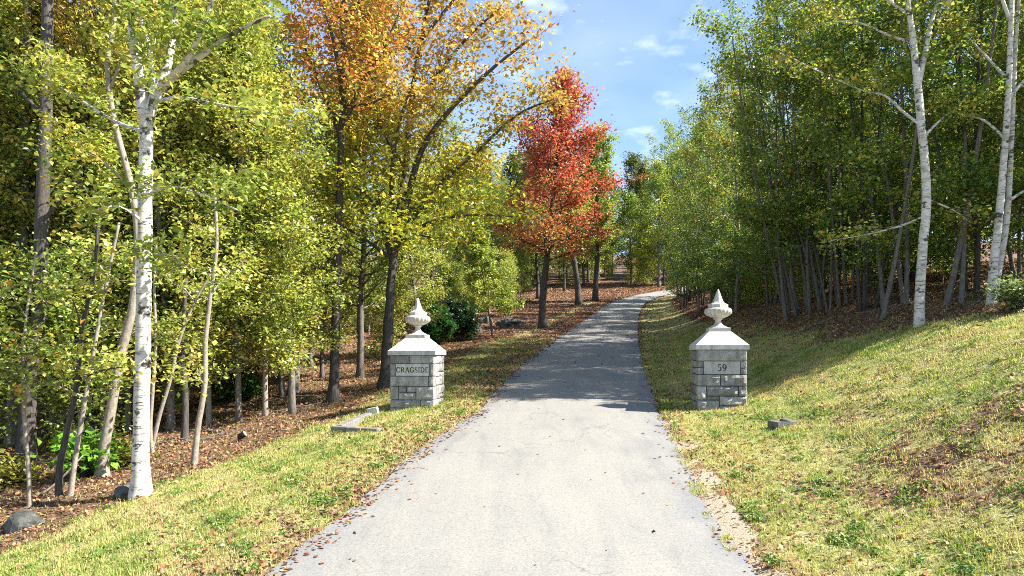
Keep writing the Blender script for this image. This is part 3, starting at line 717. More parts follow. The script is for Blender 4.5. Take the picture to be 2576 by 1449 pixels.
RIGHT_WORDS = ['three-stemmed green tree', 'bushy four-stemmed green tree', 'tall single-trunked green tree', 'pale-barked green tree with russet tints']
FARS = [proto(41, 16.0, 0.2, 0.15, 3.9, 40, 11000, 0.24, PAL_FAR, M_bark, 'oval', spread=0.3, keep_twigs=False),
        proto(42, 14.0, 0.18, 0.2, 3.6, 36, 10000, 0.24, [(0, G_MID), (0.5, G_LIME), (1, G_YEL)], M_grey, 'oval', spread=0.3, keep_twigs=False),
        proto(43, 17.0, 0.2, 0.25, 3.6, 36, 10000, 0.24, PAL_FAR, M_bark, 'spread', spread=0.3, keep_twigs=False)]
FAR_WORDS = ['rounded green hillside tree', 'lime-green hillside tree', 'spreading-topped green hillside tree']
UNDER = [proto(51, 4.2, 0.03, 0.12, 1.5, 26, 6500, 0.10, PAL_LEFT2, M_beech, 'spread', spread=0.18),
         proto(52, 3.2, 0.025, 0.1, 1.4, 22, 5000, 0.10, PAL_BEECH, M_beech, 'spread', spread=0.18),
         proto(53, 5.0, 0.035, 0.14, 1.6, 28, 7000, 0.10, PAL_LEFT, M_grey, 'col', spread=0.18)]
UNDER_WORDS = ['lime-yellow understory sapling', 'low pale-stemmed beech sapling', 'tall bushy understory sapling']
UNDER_R = [proto(54, 4.4, 0.03, 0.12, 1.6, 26, 6500, 0.105, PAL_RIGHT, M_grey, 'spread', spread=0.18), proto(55, 3.4, 0.025, 0.1, 1.5, 22, 5200, 0.105, [(0, G_MID), (0.5, G_LIME), (0.85, G_YEL), (1, YEL)], M_beech, 'spread', spread=0.18), proto(56, 5.4, 0.035, 0.14, 1.7, 28, 7000, 0.105, PAL_RIGHT, M_grey, 'col', spread=0.18)]
UNDER_R_WORDS = ['spreading green understory sapling', 'low lime-green understory sapling', 'tall green understory sapling']
CONIFER = [proto(61, 11.0, 0.15, 0.08, 2.6, 70, 22000, 0.10, [(0, (0.012, 0.03, 0.012)), (0.6, (0.03, 0.06, 0.02)), (1, (0.06, 0.1, 0.03))], M_bark, 'cone', el0=-12, el1=20, spread=0.1, up=0.5)]

# -- hero trees -------------------------------------------------
def hero(name, label, base, paths, bark, r0, sides=14, cat='tree', limb_paths=(), crown=None, rtop=0.35, group=None, bumpy=0.05, flare=0.6):
    """paths/limb_paths: world points; the thing stands at base"""
    o = thing(name, label, cat, base, 0, group)
    for k, (pts, ra) in enumerate(paths):
        lp = resample([p - base for p in pts], max(14, len(pts) * 5))
        m = len(lp); rads = [ra * (1 - (1 - rtop) * (i / (m - 1))) * (1 + flare * math.exp(-max(0, lp[i].z) / (ra * 2.0))) for i in range(m)]
        V = []; Fs = []; tube(lp, rads, sides, V, Fs, 0.3, bumpy)
        mesh_obj('trunk' if len(paths) == 1 else 'stem', V, Fs, bark, o, True)
    for pts, ra, rb in limb_paths:
        lp = resample([p - base for p in pts], len(pts) * 4); m = len(lp)
        V = []; Fs = []; tube(lp, [ra + (rb - ra) * i / (m - 1) for i in range(m)], 8, V, Fs, 0.2, 0.03)
        mesh_obj('limb', V, Fs, bark, o, True)
    return o
def spray(o, base, limb_paths, seed, n, size, palette, per=7, ln=0.9, rad=0.012, bark=None, spread=0.13, colfn=None, t0=0.3):
    """leafy side shoots on given world-space limbs"""
    r = random.Random(seed); tw = []; tb = []
    for pts, ra, rb in limb_paths:
        lp = resample([p - base for p in pts], len(pts) * 3)
        pn = max(4, int(per * min(1.6, sum((b_ - a_).length for a_, b_ in zip(lp[:-1], lp[1:])) / 3.2)))
        branchlets(lp, r, tw, tb, ln, pn, max(rad, rb * 0.7), t0)
        ex = []
        for (p, rd, s) in list(tb[-pn:]):
            branchlets(p, r, tw, ex, ln * 0.5, 3, rd[0] * 0.8, 0.3)
        tb += ex
    kind(put('twigs', wood_mesh('twigs', tb, bark), o), 'stuff')
    kind(put('crown', leaf_mesh('crown', tw, n, size, palette, seed, spread, colfn), o), 'stuff')

# left paper birch
gb = ground(355, 1250); Y = gb.y
def pp(lst, Y): return [P(u, v, Y + (e[0] if e else 0)) for u, v, *e in lst]
sc_ = Y / F
bl = [(pp([(365, 300), (352, 200), (336, 100), (330, 0), (326, -160)], Y), 17 * sc_, 6 * sc_),
      (pp([(370, 310), (392, 235), (420, 165), (437, 60), (444, -40), (452, -150)], Y), 15 * sc_, 6 * sc_),
      (pp([(392, 235, 0), (440, 190, -0.1), (500, 145, -0.3), (590, 82, -0.5), (680, 40, -0.7)], Y), 12 * sc_, 3 * sc_),
      (pp([(405, 215, 0), (455, 170, -0.3), (492, 110, -0.5), (530, 15, -0.6), (545, -60, -0.7)], Y), 9 * sc_, 3.5 * sc_),
      (pp([(372, 300, -0.05), (384, 230, -0.2), (376, 120, -0.25), (345, 20, -0.3), (330, -60, -0.3)], Y), 7 * sc_, 3 * sc_),
      (pp([(385, 260, 0), (450, 245, -0.5), (560, 265, -0.9), (680, 285, -1.2)], Y), 5 * sc_, 2 * sc_),
      (pp([(352, 330, 0), (280, 300, 0.4), (200, 250, 0.6), (120, 200, 0.7)], Y), 5 * sc_, 2 * sc_),
      (pp([(362, 500, 0), (420, 470, -0.5), (510, 490, -0.8), (600, 530, -1.0)], Y), 5 * sc_, 1.5 * sc_),
      (pp([(362, 560, 0), (300, 520, -0.4), (240, 530, -0.6)], Y), 4 * sc_, 1.5 * sc_),
      (pp([(366, 650, 0), (420, 640, -0.4), (480, 680, -0.6)], Y), 4 * sc_, 1.5 * sc_)]
o = hero('birch_tree', 'large white paper birch forking high on the left grass verge', gb,
         [(pp([(356, 1256), (354, 1150), (357, 1000), (361, 800), (364, 600), (366, 450), (368, 340), (368, 290)], Y), 20 * sc_)], M_birch, 0.1, 18, limb_paths=bl, rtop=0.72, flare=0.55)
spray(o, gb, bl, 301, 6500, 0.088, PAL_LEFT2, 8, 0.9, bark=M_grey)
# pale leaning beech behind it
g2 = ground(257, 1202); Y2 = g2.y; s2_ = Y2 / F
lb = [(pp([(330, 470), (250, 400), (190, 350)], Y2), 4 * s2_, 1.5 * s2_), (pp([(285, 290), (220, 220), (150, 180)], Y2), 4 * s2_, 1.5 * s2_), (pp([(278, 220), (310, 150), (360, 110)], Y2), 4 * s2_, 1.5 * s2_)]
o = hero('leaning_tree', 'slim pale tree leaning right behind the large birch trunk', g2,
         [(pp([(257, 1206), (262, 1130), (285, 1000), (305, 890), (330, 790), (343, 690), (346, 585), (333, 480), (310, 390), (285, 290), (270, 160), (288, 50), (292, -60)], Y2), 13 * s2_)], M_beech, 0.06, 10, limb_paths=lb, rtop=0.35)
spray(o, g2, lb, 302, 2600, 0.085, PAL_LEFT2, 8, 0.8, bark=M_beech)
# thin stems at the edge of the left woods
thin = [([(75, 1278), (72, 1180), (62, 1060), (58, 930), (66, 800), (90, 640)], 6, 'thinnest bare sapling nearest the left picture edge'),
        ([(150, 1250), (150, 1180), (170, 1080), (195, 960), (205, 830), (235, 700), (250, 520)], 9, 'slim dark-based sapling left of the bright green seedling'),
        ([(175, 1248), (190, 1150), (215, 1000), (240, 860), (262, 740), (300, 560)], 7, 'slim sapling leaning right over the bright green seedling'),
        ([(487, 1172), (497, 1080), (515, 970), (517, 860), (530, 740), (545, 620), (540, 480)], 8, 'pale curved sapling standing alone right of the birch'),
        ([(386, 1146), (378, 1080), (386, 960), (392, 850), (388, 720), (394, 600)], 5.5, 'thin upright sapling just right of the birch trunk'),
        ([(377, 1140), (400, 1050), (430, 950), (450, 860), (490, 760), (530, 690)], 5.5, 'thin sapling leaning away to the right of the birch'),
        ([(262, 1110), (255, 950), (262, 820), (258, 700), (262, 560)], 5, 'thin straight sapling left of the leaning pale tree'),
        ([(738, 990), (742, 900), (735, 820), (722, 700), (700, 560)], 13, 'pale thick trunk at the back of the sunlit leaf litter'),
        ([(712, 1000), (705, 920), (700, 820), (690, 680)], 8, 'slimmer grey trunk left of the pale thick trunk'),
        ([(465, 1108), (466, 990), (460, 880), (468, 700)], 9, 'dark slender trunk in shade left of the curved sapling')]
for k, (pts, w, lab) in enumerate(thin):
    b = ground(*pts[0]); Yt = b.y + 0.0
    q = pp([(u, v) for u, v in pts], Yt); q[0] = b - Vector((0, 0, 0.1)); ww = w * Yt / F
    lim = []
    rr = random.Random(k + 40)
    for t in range(4):
        i = rr.randint(2, len(q) - 2); d = Vector((rr.uniform(-1, 1), rr.uniform(-1, 0.6), rr.uniform(0.1, 0.6))) * rr.uniform(0.6, 1.2)
        lim.append(([q[i], q[i] + d * 0.5 + Vector((0, 0, .05)), q[i] + d], ww * 0.35, ww * 0.12))
    o = hero('sapling', lab, b, [(q, ww)], M_bark if 'dark' in lab else (M_beech if k != 8 else M_grey), ww, 8, limb_paths=lim, rtop=0.45, group='single stems at the edge of the left woods', flare=0.3)
    spray(o, b, lim, 400 + k, 700, 0.09, PAL_LEFT2 if k % 2 else PAL_LEFT, 5, 0.7, bark=M_beech)
# two big dark trunks far left
for k, (pts, w, lab) in enumerate([([(65, 1165), (72, 1000), (98, 800), (105, 560), (115, 300), (120, 0), (125, -200)], 19, 'thick dark trunk deep in shade at far left'),
                                   ([(36, 1120), (42, 960), (55, 760), (60, 520), (66, 200), (70, -100)], 15, 'grey trunk just left of the thick dark trunk')]):
    b = ground(*pts[0]); q = pp(pts, b.y); q[0] = b - Vector((0, 0, 0.1)); ww = w * b.y / F
    lim = [([q[i], q[i] + Vector((rx, ry, 0.7)), q[i] + Vector((2 * rx, 2 * ry, 1.1))], ww * 0.3, 0.01) for i, rx, ry in ((3, 0.8, -0.2), (4, -0.8, 0.4), (5, 0.7, 0.6), (5, -0.6, -0.5))]
    o = hero('forest_tree', lab, b, [(q, ww)], M_bark if k == 0 else M_grey, ww, 14, limb_paths=lim, rtop=0.6)
    spray(o, b, lim, 430 + k, 3000, 0.095, PAL_LEFT, 9, 1.1, bark=M_grey)

# maple with the dark straight trunk
b = ground(838, 1012); Ym = b.y; s = Ym / F
lm = [(pp([(862, 330, 0), (900, 230, -.3), (960, 130, -.5), (1010, 20, -.6)], Ym), 7 * s, 2 * s), (pp([(860, 350, 0), (820, 250, .2), (780, 150, .2), (740, 60, 0)], Ym), 7 * s, 2 * s),
      (pp([(862, 260, 0), (850, 160, -.8), (830, 70, -1.4), (800, -30, -1.8)], Ym), 6 * s, 2 * s), (pp([(865, 200, 0), (890, 100, .8), (930, 0, 1.2)], Ym), 6 * s, 2 * s),
      (pp([(862, 300, 0), (790, 260, -.6), (730, 240, -1)], Ym), 5 * s, 1.5 * s), (pp([(866, 120, 0), (860, -40, 0), (870, -200, .2), (880, -330, 0)], Ym), 8 * s, 2 * s),
      (pp([(862, 270, 0), (930, 260, -.3), (1000, 230, -.5)], Ym), 5 * s, 1.5 * s), (pp([(866, 60, 0), (950, -60, -.3), (1040, -150, -.4)], Ym), 6 * s, 2 * s), (pp([(866, 60, 0), (780, -60, .3), (700, -120, .4)], Ym), 6 * s, 2 * s)]
o = hero('maple_tree', 'maple with straight dark trunk and orange crown left of the forked maple', b,
         [([b - Vector((0, 0, .15))] + pp([(842, 900), (848, 700), (854, 500), (860, 330), (866, 150), (868, 0), (868, -100)], Ym), 12.7 * s)], M_bark, 0.15, 14, limb_paths=lm, rtop=0.35, bumpy=0.08)
spray(o, b, lm, 303, 13000, 0.115, None, 12, 1.6, bark=M_bark, spread=0.2, t0=0.15, colfn=col_height(5.2, 9.5, [(0, G_LIME), (0.5, G_YEL), (0.8, YEL), (1, ORA)], [(0, G_LIME), (0.3, G_YEL), (0.45, (0.62, 0.42, 0.08)), (0.5, (0.68, 0.32, 0.09)), (0.8, (0.66, 0.24, 0.09)), (1, (0.5, 0.1, 0.05))]))
# forked maple, yellow below and orange on top
b = ground(968, 976); Yf = b.y; s = Yf / F
lm = [(pp([(985, 640, 0), (960, 560, .3), (940, 450, .5), (900, 380, .6), (860, 330, .7)], Yf), 9 * s, 2.5 * s),
      (pp([(1000, 600, 0), (1030, 480, -.4), (1060, 380, -.8), (1120, 290, -1.2), (1230, 180, -1.5), (1330, 100, -1.7)], Yf), 10 * s, 2.5 * s),
      (pp([(1000, 560, 0), (1020, 430, .3), (1030, 300, .5), (1050, 150, .6), (1080, 0, .7), (1110, -120, .7)], Yf), 10 * s, 3 * s),
      (pp([(995, 620, 0), (1080, 560, -.5), (1190, 540, -.9), (1290, 545, -1.3)], Yf), 6 * s, 1.5 * s),
      (pp([(1000, 600, 0), (1100, 470, -.2), (1200, 380, -.2), (1300, 290, -.2), (1390, 250, -.3)], Yf), 7 * s, 2 * s),
      (pp([(985, 650, 0), (900, 590, -.3), (840, 560, -.4)], Yf), 5 * s, 1.5 * s),
      (pp([(990, 600, 0), (985, 450, -.8), (1000, 330, -1.6), (1030, 230, -2.0)], Yf), 7 * s, 2 * s),
      (pp([(1030, 300, .5), (1100, 190, .4), (1180, 90, .3), (1260, 20, .2)], Yf), 6 * s, 2 * s),
      (pp([(1020, 430, .3), (960, 320, .6), (920, 200, .8), (900, 80, 1)], Yf), 6 * s, 2 * s),
      (pp([(1050, 150, .6), (990, 60, .8), (950, -40, 1)], Yf), 5 * s, 2 * s), (pp([(1060, 100, .6), (1150, -10, .5), (1220, -90, .4)], Yf), 5 * s, 2 * s),
      (pp([(1000, 560, 0), (1060, 500, 1.2), (1130, 440, 2.2), (1200, 420, 3)], Yf), 6 * s, 2 * s),
      (pp([(992, 610, 0), (1040, 590, -1.2), (1090, 600, -2)], Yf), 5 * s, 1.5 * s), (pp([(990, 600, 0), (930, 500, -1), (890, 470, -1.7)], Yf), 5 * s, 1.5 * s)]
mapcol = col_height(5.8, 8.8, [(0, G_MID), (0.25, G_LIME), (0.5, (0.55, 0.55, 0.06)), (0.75, (0.68, 0.52, 0.05)), (1, ORA)], [(0, G_YEL), (0.3, (0.7, 0.5, 0.12)), (0.6, (0.72, 0.4, 0.13)), (0.85, (0.68, 0.29, 0.12)), (1, (0.54, 0.14, 0.08))])
o = hero('maple_tree', 'forked maple behind the left pillar, yellow below turning orange on top', b,
         [([b - Vector((0, 0, .15))] + pp([(972, 900), (978, 800), (985, 700), (992, 630), (1000, 560)], Yf), 14 * s)], M_bark, 0.2, 14, limb_paths=lm, rtop=0.6, bumpy=0.09)
spray(o, b, lm, 304, 22000, 0.125, None, 15, 1.8, bark=M_bark, spread=0.2, colfn=mapcol, t0=0.15)
# red maple beside the drive
b = ground(1365, 826); Yr = b.y
redcol0 = col_height(5, 10.5, [(0, (0.46, 0.1, 0.05)), (0.3, (0.6, 0.2, 0.08)), (0.6, (0.68, 0.34, 0.12)), (0.85, (0.64, 0.44, 0.13)), (1, G_YEL)], [(0, (0.48, 0.07, 0.075)), (0.4, (0.6, 0.1, 0.1)), (0.75, (0.64, 0.17, 0.12)), (1, (0.68, 0.34, 0.14))])
def redcol(pos, cs, g):
    c = redcol0(pos, cs, g); k = np.clip((pos[:, 0] - 0.9) / 2.2 + g.normal(0, 0.2, len(pos)), 0, 0.85)[:, None]
    c = c * (1 - k) + np.array([0.6, 0.12, 0.085]) * k; e = g.random(len(pos)) < 0.1; c[e] = np.array([0.45, 0.42, 0.1]); return c
hr = (826 - 185) / F * Yr
q = proto(71, hr, 0.24, 0.27, 3.9, 66, 28000, 0.155, None, M_bark, 'flame', colfn=redcol, spread=0.26, sub_n=7, sides=12, el0=10, el1=60, bias=(0.1, 0), vary=0.42)
plant_tree(q, 'red_maple', 'tall oval maple in full scarlet and orange leaf left of the drive', 'tree', b, 0, 1)
# young yellow-green tree
b = ground(1240, 846); hy = (846 - 545) / F * b.y
q = proto(72, hy, 0.075, 0.2, 1.7, 38, 13000, 0.12, PAL_BEECH, M_grey, 'cone', el0=5, el1=55, spread=0.14)
plant_tree(q, 'young_tree', 'slender young lime-green tree between left pillar and red maple', 'tree', b, 0, 1)
# two dark trees further up on the left of the drive
q = proto(73, 14.0, 0.3, 0.3, 3.6, 44, 18000, 0.2, [(0, G_MID), (0.4, G_LIME), (1, G_YEL)], M_bark, 'spread', spread=0.25)
for (u, v, lab, rz) in ((1456, 766, 'dark-trunked tree just uphill of the scarlet maple', 0.4), (1497, 757, 'dark double-looking trunk uphill beside the bend of the drive', 2.0)):
    plant_tree(q, 'roadside_tree', lab, 'tree', ground(u, v), rz, 1, 'dark trees left of the upper drive')

# right paper birch
b = ground(2312, 822); Yb = b.y; s = Yb / F
lr_ = [(pp([(2306, 190, 0), (2296, 90, 0), (2284, 0, 0), (2275, -150, 0)], Yb), 9 * s, 4 * s), (pp([(2310, 210, 0), (2328, 130, .1), (2345, 50, .2), (2375, -40, .3)], Yb), 8 * s, 3 * s),
       (pp([(2310, 310, 0), (2270, 280, .3), (2225, 240, .5), (2170, 228, .8), (2050, 175, 1.2), (1960, 130, 1.4)], Yb), 4 * s, 1.0 * s),
       (pp([(2325, 545, 0), (2260, 570, .4), (2180, 590, .6), (2090, 605, .8)], Yb), 3.5 * s, 1 * s),
       (pp([(2305, 110, 0), (2240, 90, .5), (2150, 55, 1), (2060, 60, 1.3)], Yb), 4 * s, 1.2 * s),
       (pp([(2318, 350, 0), (2380, 290, .4), (2450, 250, .7)], Yb), 4 * s, 1.2 * s),
       (pp([(2290, 40, 0), (2200, -20, .6), (2100, -60, 1.2)], Yb), 4 * s, 1.5 * s),
       (pp([(2330, 500, 0), (2400, 530, .3), (2440, 560, .5)], Yb), 3 * s, 1 * s)]
o = hero('birch_tree', 'white paper birch with upright trunk on the right bank', b,
         [([b - Vector((0, 0, .15))] + pp([(2314, 740), (2320, 640), (2330, 520), (2328, 430), (2318, 320), (2308, 210), (2304, 170)], Yb), 11.6 * s)], M_birch, 0.1, 16, limb_paths=lr_, rtop=0.75, flare=0.25)
spray(o, b, lr_, 305, 3600, 0.088, [(0, G_MID), (0.35, G_LIME), (0.6, G_YEL), (0.8, YEL), (1, ORA)], 8, 0.95, bark=M_grey)
# twin birch at the right picture edge
b = ground(2492, 765); Yc = b.y; s = Yc / F
lr_ = [(pp([(2530, 350, 0), (2470, 300, .4), (2400, 290, .7)], Yc), 4 * s, 1.2 * s), (pp([(2535, 250, 0), (2600, 180, .4), (2680, 120, .6)], Yc), 5 * s, 1.5 * s),
       (pp([(2535, 200, 0), (2460, 120, .5), (2400, 60, .8)], Yc), 4 * s, 1.2 * s), (pp([(2540, 50, 0), (2500, -60, 0), (2470, -150, .2)], Yc), 5 * s, 2 * s), (pp([(2545, 500, 0), (2600, 470, .6), (2650, 480, .9)], Yc), 4 * s, 1.2 * s)]
o = hero('birch_tree', 'twin-stemmed white birch at the right edge of the picture', b,
         [([b - Vector((0, 0, .15))] + pp([(2500, 660), (2512, 560), (2522, 440), (2533, 300), (2541, 130), (2546, -50), (2548, -200)], Yc), 10.5 * s),
          ([b + Vector((.12, .12, -.15))] + pp([(2512, 680, .15), (2532, 560, .25), (2541, 430, .3), (2548, 280, .35), (2556, 100, .35), (2570, -80, .35)], Yc), 8.5 * s)], M_birch, 0.1, 14, limb_paths=lr_, rtop=0.45, flare=0.2)
spray(o, b, lr_, 306, 3600, 0.09, [(0, G_MID), (0.35, G_LIME), (0.6, G_YEL), (0.85, YEL), (1, ORA)], 9, 1.0, bark=M_grey)
# leaning clumps of grey stems at the foot of the right woods
def clump(u, v, n, seed, lab, lean, w=5, sprd=0.4):
    b = ground(u, v); r = random.Random(seed); paths = []; lim = []; s = b.y / F
    for k in range(n):
        off = Vector((r.uniform(-sprd, sprd), r.uniform(-sprd, sprd), 0)); p0 = b + off; p0.z = H(p0.x, p0.y) - 0.1
        lx = lean + r.gauss(0, 0.09); ly = r.gauss(-0.04, 0.1); h = r.uniform(6, 9)
        pts = [p0 + Vector((lx * t * h * 0.8 + 0.25 * math.sin(2.4 * t + k), ly * t * h, t * h)) for t in (0, 0.15, 0.35, 0.6, 0.8, 1.0)]
        paths.append((pts, w * s * r.uniform(0.6, 1.1)))
        for q in range(5):
            i = r.randint(2, 5); d = Vector((r.uniform(-1, .6), r.uniform(-1, .6), r.uniform(0.1, .6))) * r.uniform(0.8, 1.5)
            lim.append(([pts[i], pts[i] + d * .5, pts[i] + d], 0.018, 0.006))
    o = hero('clump_tree', lab, b, paths, M_grey, 0.1, 8, limb_paths=[], rtop=0.3, flare=0.25)
    spray(o, b, lim, seed, 1500 * n, 0.1, PAL_RIGHT, 6, 1.0, bark=M_grey)
clump(2005, 795, 6, 501, 'clump of grey stems leaning left nearest the right pillar', -0.22)
clump(2072, 778, 5, 502, 'clump of pale stems leaning left right of the nearest clump', -0.18)
clump(2105, 772, 4, 503, 'tight group of thin upright stems behind the leaning clumps', -0.06, 5)
clump(2218, 805, 1, 504, 'single slim grey stem between leaning clumps and right birch', -0.03, 9, 0.02)
clump(2265, 770, 3, 505, 'thin stems just left of the right birch, behind it', -0.12, 6)
clump(2395, 770, 2, 506, 'shaded stems between the two birches on the right bank', 0.05, 9)

# -- the woods ---------------------------------------------------
def scatter(n, accept, xr, yr, dmin, seed, tries=20000):
    r = random.Random(seed); pts = []
    for _ in range(tries):
        if len(pts) >= n: break
        x = r.uniform(*xr); y = r.uniform(*yr)
        if not accept(x, y): continue
        if any((x - a) ** 2 + (y - c) ** 2 < dmin * dmin for a, c in pts): continue
        pts.append((x, y))
    return pts
def inview(x, y, m=3.0): return -0.77 * y - m < x < 0.77 * y + m
def dl_(x, y): return float(road_l(y)) - x
def dr_(x, y): return x - float(road_r(y))
R = random.Random(99)
hero_keep = [(gb.x, gb.y)]
# left woods: the front rank, tree by tree
front = [(30, 1110, 0, 'at the left picture edge behind the thick dark trunk'), (130, 1095, 3, 'behind the slim saplings at far left'), (225, 1080, 1, 'behind the leaning pale tree'),
         (320, 1085, 3, 'directly behind the large birch'), (430, 1085, 1, 'just right of the large birch'), (525, 1072, 3, 'behind the pale curved sapling'),
         (600, 1062, 1, 'over the low broadleaf shrub'), (668, 1046, 3, 'left of the pale thick trunk'), (735, 1040, 1, 'left of the straight dark maple trunk'),
         (905, 950, 0, 'between the two maple trunks'), (560, 1005, 2, 'behind the low broadleaf shrub'), (380, 1035, 2, 'deep behind the birch trunk'), (180, 1050, 2, 'deep behind the leaning pale tree'),
         (1050, 900, 1, 'behind the left urn'), (810, 950, 1, 'behind the straight dark maple trunk')]
for k, (u, v, i, where) in enumerate(front):
    b = ground(u, v)
    plant_tree(LEFTS[i], 'forest_tree', LEFT_WORDS[i] + ' ' + where, 'tree', b, R.uniform(0, 6.28), R.uniform(0.85, 1.1), 'front rank of the left woods')
def acc_left(x, y):
    d = dl_(x, y); lim = np.interp(y, [8, 14, 20, 30, 60], [7.0, 9.0, 9.5, 7.5, 4.5])
    if d < lim or not inview(x, y): return False
    if y > 26 and d < 11 and (x / y) * F + CU > 1130 and y < 44: return False
    return True
pts = scatter(15, acc_left, (-20, 0), (12, 27), 2.2, 5) + scatter(28, acc_left, (-40, 14), (27, 66), 2.6, 8)
for k, (x, y) in enumerate(pts):
    i = R.randrange(5); band = 'in the second rank of the left woods' if y < 27 else 'far back in the left woods'
    plant_tree(LEFTS[i], 'forest_tree', LEFT_WORDS[i] + ' ' + band, 'tree', (x, y, H(x, y)), R.uniform(0, 6.28), R.uniform(0.8, 1.15), ('second rank ' if y < 27 else 'far back ') + 'left woods, ' + LEFT_WORDS[i])
pts = scatter(20, lambda x, y: dl_(x, y) > np.interp(y, [8, 14, 20, 30], [7.0, 7.5, 8.0, 6.0]) and inview(x, y), (-20, 2), (12, 30), 1.3, 6) + scatter(34, lambda x, y: dl_(x, y) > 6.0 and inview(x, y), (-26, 12), (30, 66), 1.8, 9)
for k, (x, y) in enumerate(pts):
    i = R.randrange(3); band = 'near the front of the left woods' if y < 30 else 'far back in the left woods'
    plant_tree(UNDER[i], 'understory_sapling', UNDER_WORDS[i] + ' ' + band, 'sapling', (x, y, H(x, y)), R.uniform(0, 6.28), R.uniform(0.75, 1.2), ('near ' if y < 30 else 'far ') + 'left woods, ' + UNDER_WORDS[i])
# right woods: the edge along the drive, then the mass behind
edge = []
y = 18.8
while y < 66:
    d = float(np.interp(y, [16, 20, 30, 45, 66], [7.0, 6.0, 5.0, 4.0, 3.4])) + R.uniform(-0.5, 0.6)
    edge.append((float(road_r(y)) + d, y)); y += R.uniform(2.4, 3.4) * (1 + y / 120)
for k, (x, y) in enumerate(edge):
    i = R.randrange(4); band = 'at the near edge of the right woods' if y < 30 else 'lining the upper right of the drive'
    plant_tree(RIGHTS[i], 'forest_tree', RIGHT_WORDS[i] + ' ' + band, 'tree', (x, y, H(x, y)), R.uniform(0, 6.28), R.uniform(0.9, 1.12), ('near ' if y < 30 else 'upper ') + 'edge of the right woods, ' + RIGHT_WORDS[i])
def acc_right(x, y):
    d = dr_(x, y); lim = np.interp(y, [15, 18, 25, 40, 60], [10.0, 8.5, 7.4, 6.4, 5.5])
    return d > lim and x < 0.77 * y + 4 and y > 19 and d < 18
pts = scatter(9, acc_right, (8, 30), (19, 29), 2.6, 15) + scatter(14, acc_right, (8, 50), (29, 66), 3.6, 17) + [(11.6, 16.9), (13.6, 17.8), (12.8, 15.7), (15.4, 16.6)]
for k, (x, y) in enumerate(pts):
    i = R.randrange(4); band = 'in the near depths of the right woods' if y < 27 else 'uphill in the right woods'
    plant_tree(RIGHTS[i], 'forest_tree', RIGHT_WORDS[i] + ' ' + band, 'tree', (x, y, H(x, y)), R.uniform(0, 6.28), R.uniform(0.85, 1.12), ('near depths ' if y < 27 else 'uphill ') + 'of the right woods, ' + RIGHT_WORDS[i])
pts = scatter(50, lambda x, y: np.interp(y, [15, 18, 25, 40, 60], [8, 6.6, 5.2, 4.4, 4]) < dr_(x, y) < 14 and inview(x, y), (6, 30), (17.5, 44), 1.3, 16)
for k, (x, y) in enumerate(pts):
    i = R.randrange(3); band = 'near the front of the right woods' if y < 30 else 'uphill in the right woods'
    plant_tree(UNDER_R[i], 'understory_sapling', UNDER_R_WORDS[i] + ' ' + band, 'sapling', (x, y, H(x, y)), R.uniform(0, 6.28), R.uniform(0.7, 1.1), ('near ' if y < 30 else 'uphill ') + 'right woods, ' + UNDER_R_WORDS[i])
for (x, y, i, sc, where) in ((13.2, 14.6, 3, 0.5, 'low beside the twin birch'), (12.4, 15.4, 1, 0.45, 'right behind the twin birch'), (15.0, 15.0, 2, 0.5, 'right of the twin birch'), (14.2, 16.2, 3, 0.62, 'further right behind the twin birch')):  # added trees, mostly out of view, kept short to shade only the right bank
    plant_tree(RIGHTS[i], 'bank_shade_tree', 'added bank-shading short ' + RIGHT_WORDS[i] + ' ' + where, 'tree', (x, y, H(x, y)), x, sc)
# far woods where the drive disappears
pts = scatter(84, lambda x, y: -0.16 < x / y < 0.40 and (dl_(x, y) > 6 if y < 74 else True) and (dr_(x, y) > 3 or dl_(x, y) > 6 or y > 84), (-20, 60), (64, 150), 2.7, 25)
for k, (x, y) in enumerate(pts):
    i = R.randrange(3); band = 'just beyond the bend of the drive' if y < 90 else 'on the distant slope behind the bend'
    plant_tree(FARS[i], 'hillside_tree', FAR_WORDS[i] + ' ' + band, 'tree', (x, y, H(x, y)), R.uniform(0, 6.28), R.uniform(0.8, 1.1), ('nearer ' if y < 90 else 'distant ') + FAR_WORDS[i])
pts = scatter(30, lambda x, y: -0.1 < x / y < 0.3 and dl_(x, y) > 7, (-10, 30), (66, 110), 2.2, 26)
for k, (x, y) in enumerate(pts):
    i = R.randrange(3)
    plant_tree(UNDER[i], 'understory_sapling', UNDER_WORDS[i] + ' under the trees beyond the bend', 'sapling', (x, y, H(x, y)), R.uniform(0, 6.28), R.uniform(1.0, 1.6), 'beyond the bend, ' + UNDER_WORDS[i])
# dark evergreens by the upper right of the drive
for (x, y, sc, lab) in ((17.5, 62, 0.8, 'dark evergreen at the right of the bend in the drive'), (15.2, 54, 0.75, 'dark evergreen nearer than the bend on the right of the drive')):
    plant_tree(CONIFER[0], 'evergreen_tree', lab, 'tree', (x, y, H(x, y)), x, sc)

# shrubs behind the left pillar
def shrub(u, v, w, h, lab, seed, palette, n=6000, size=0.11):
    b = ground(u, v); r = random.Random(seed); tw = []; tb = []
    for k in range(26):
        az = 2.4 * k; el = r.uniform(0.25, 1.4)
        d = Vector((math.cos(az) * math.cos(el) * w, math.sin(az) * math.cos(el) * w, math.sin(el) * h + 0.1))
        p = grow(Vector((r.uniform(-.1, .1), r.uniform(-.1, .1), -0.05)), d, d.length * r.uniform(0.8, 1.05), r, 6, 0.1, 0.08)
        tb.append((p, [0.02, 0.018, 0.014, 0.01, 0.008, 0.004], 4)); branchlets(p, r, tw, tb, 0.45, 5, 0.012, 0.35)
    o = thing('shrub', lab, 'shrub', b)
    kind(put('stems', wood_mesh('stems', tb, M_bark), o), 'stuff')
    kind(put('foliage', leaf_mesh('foliage', tw, n, size, palette, seed, 0.1), o), 'stuff')
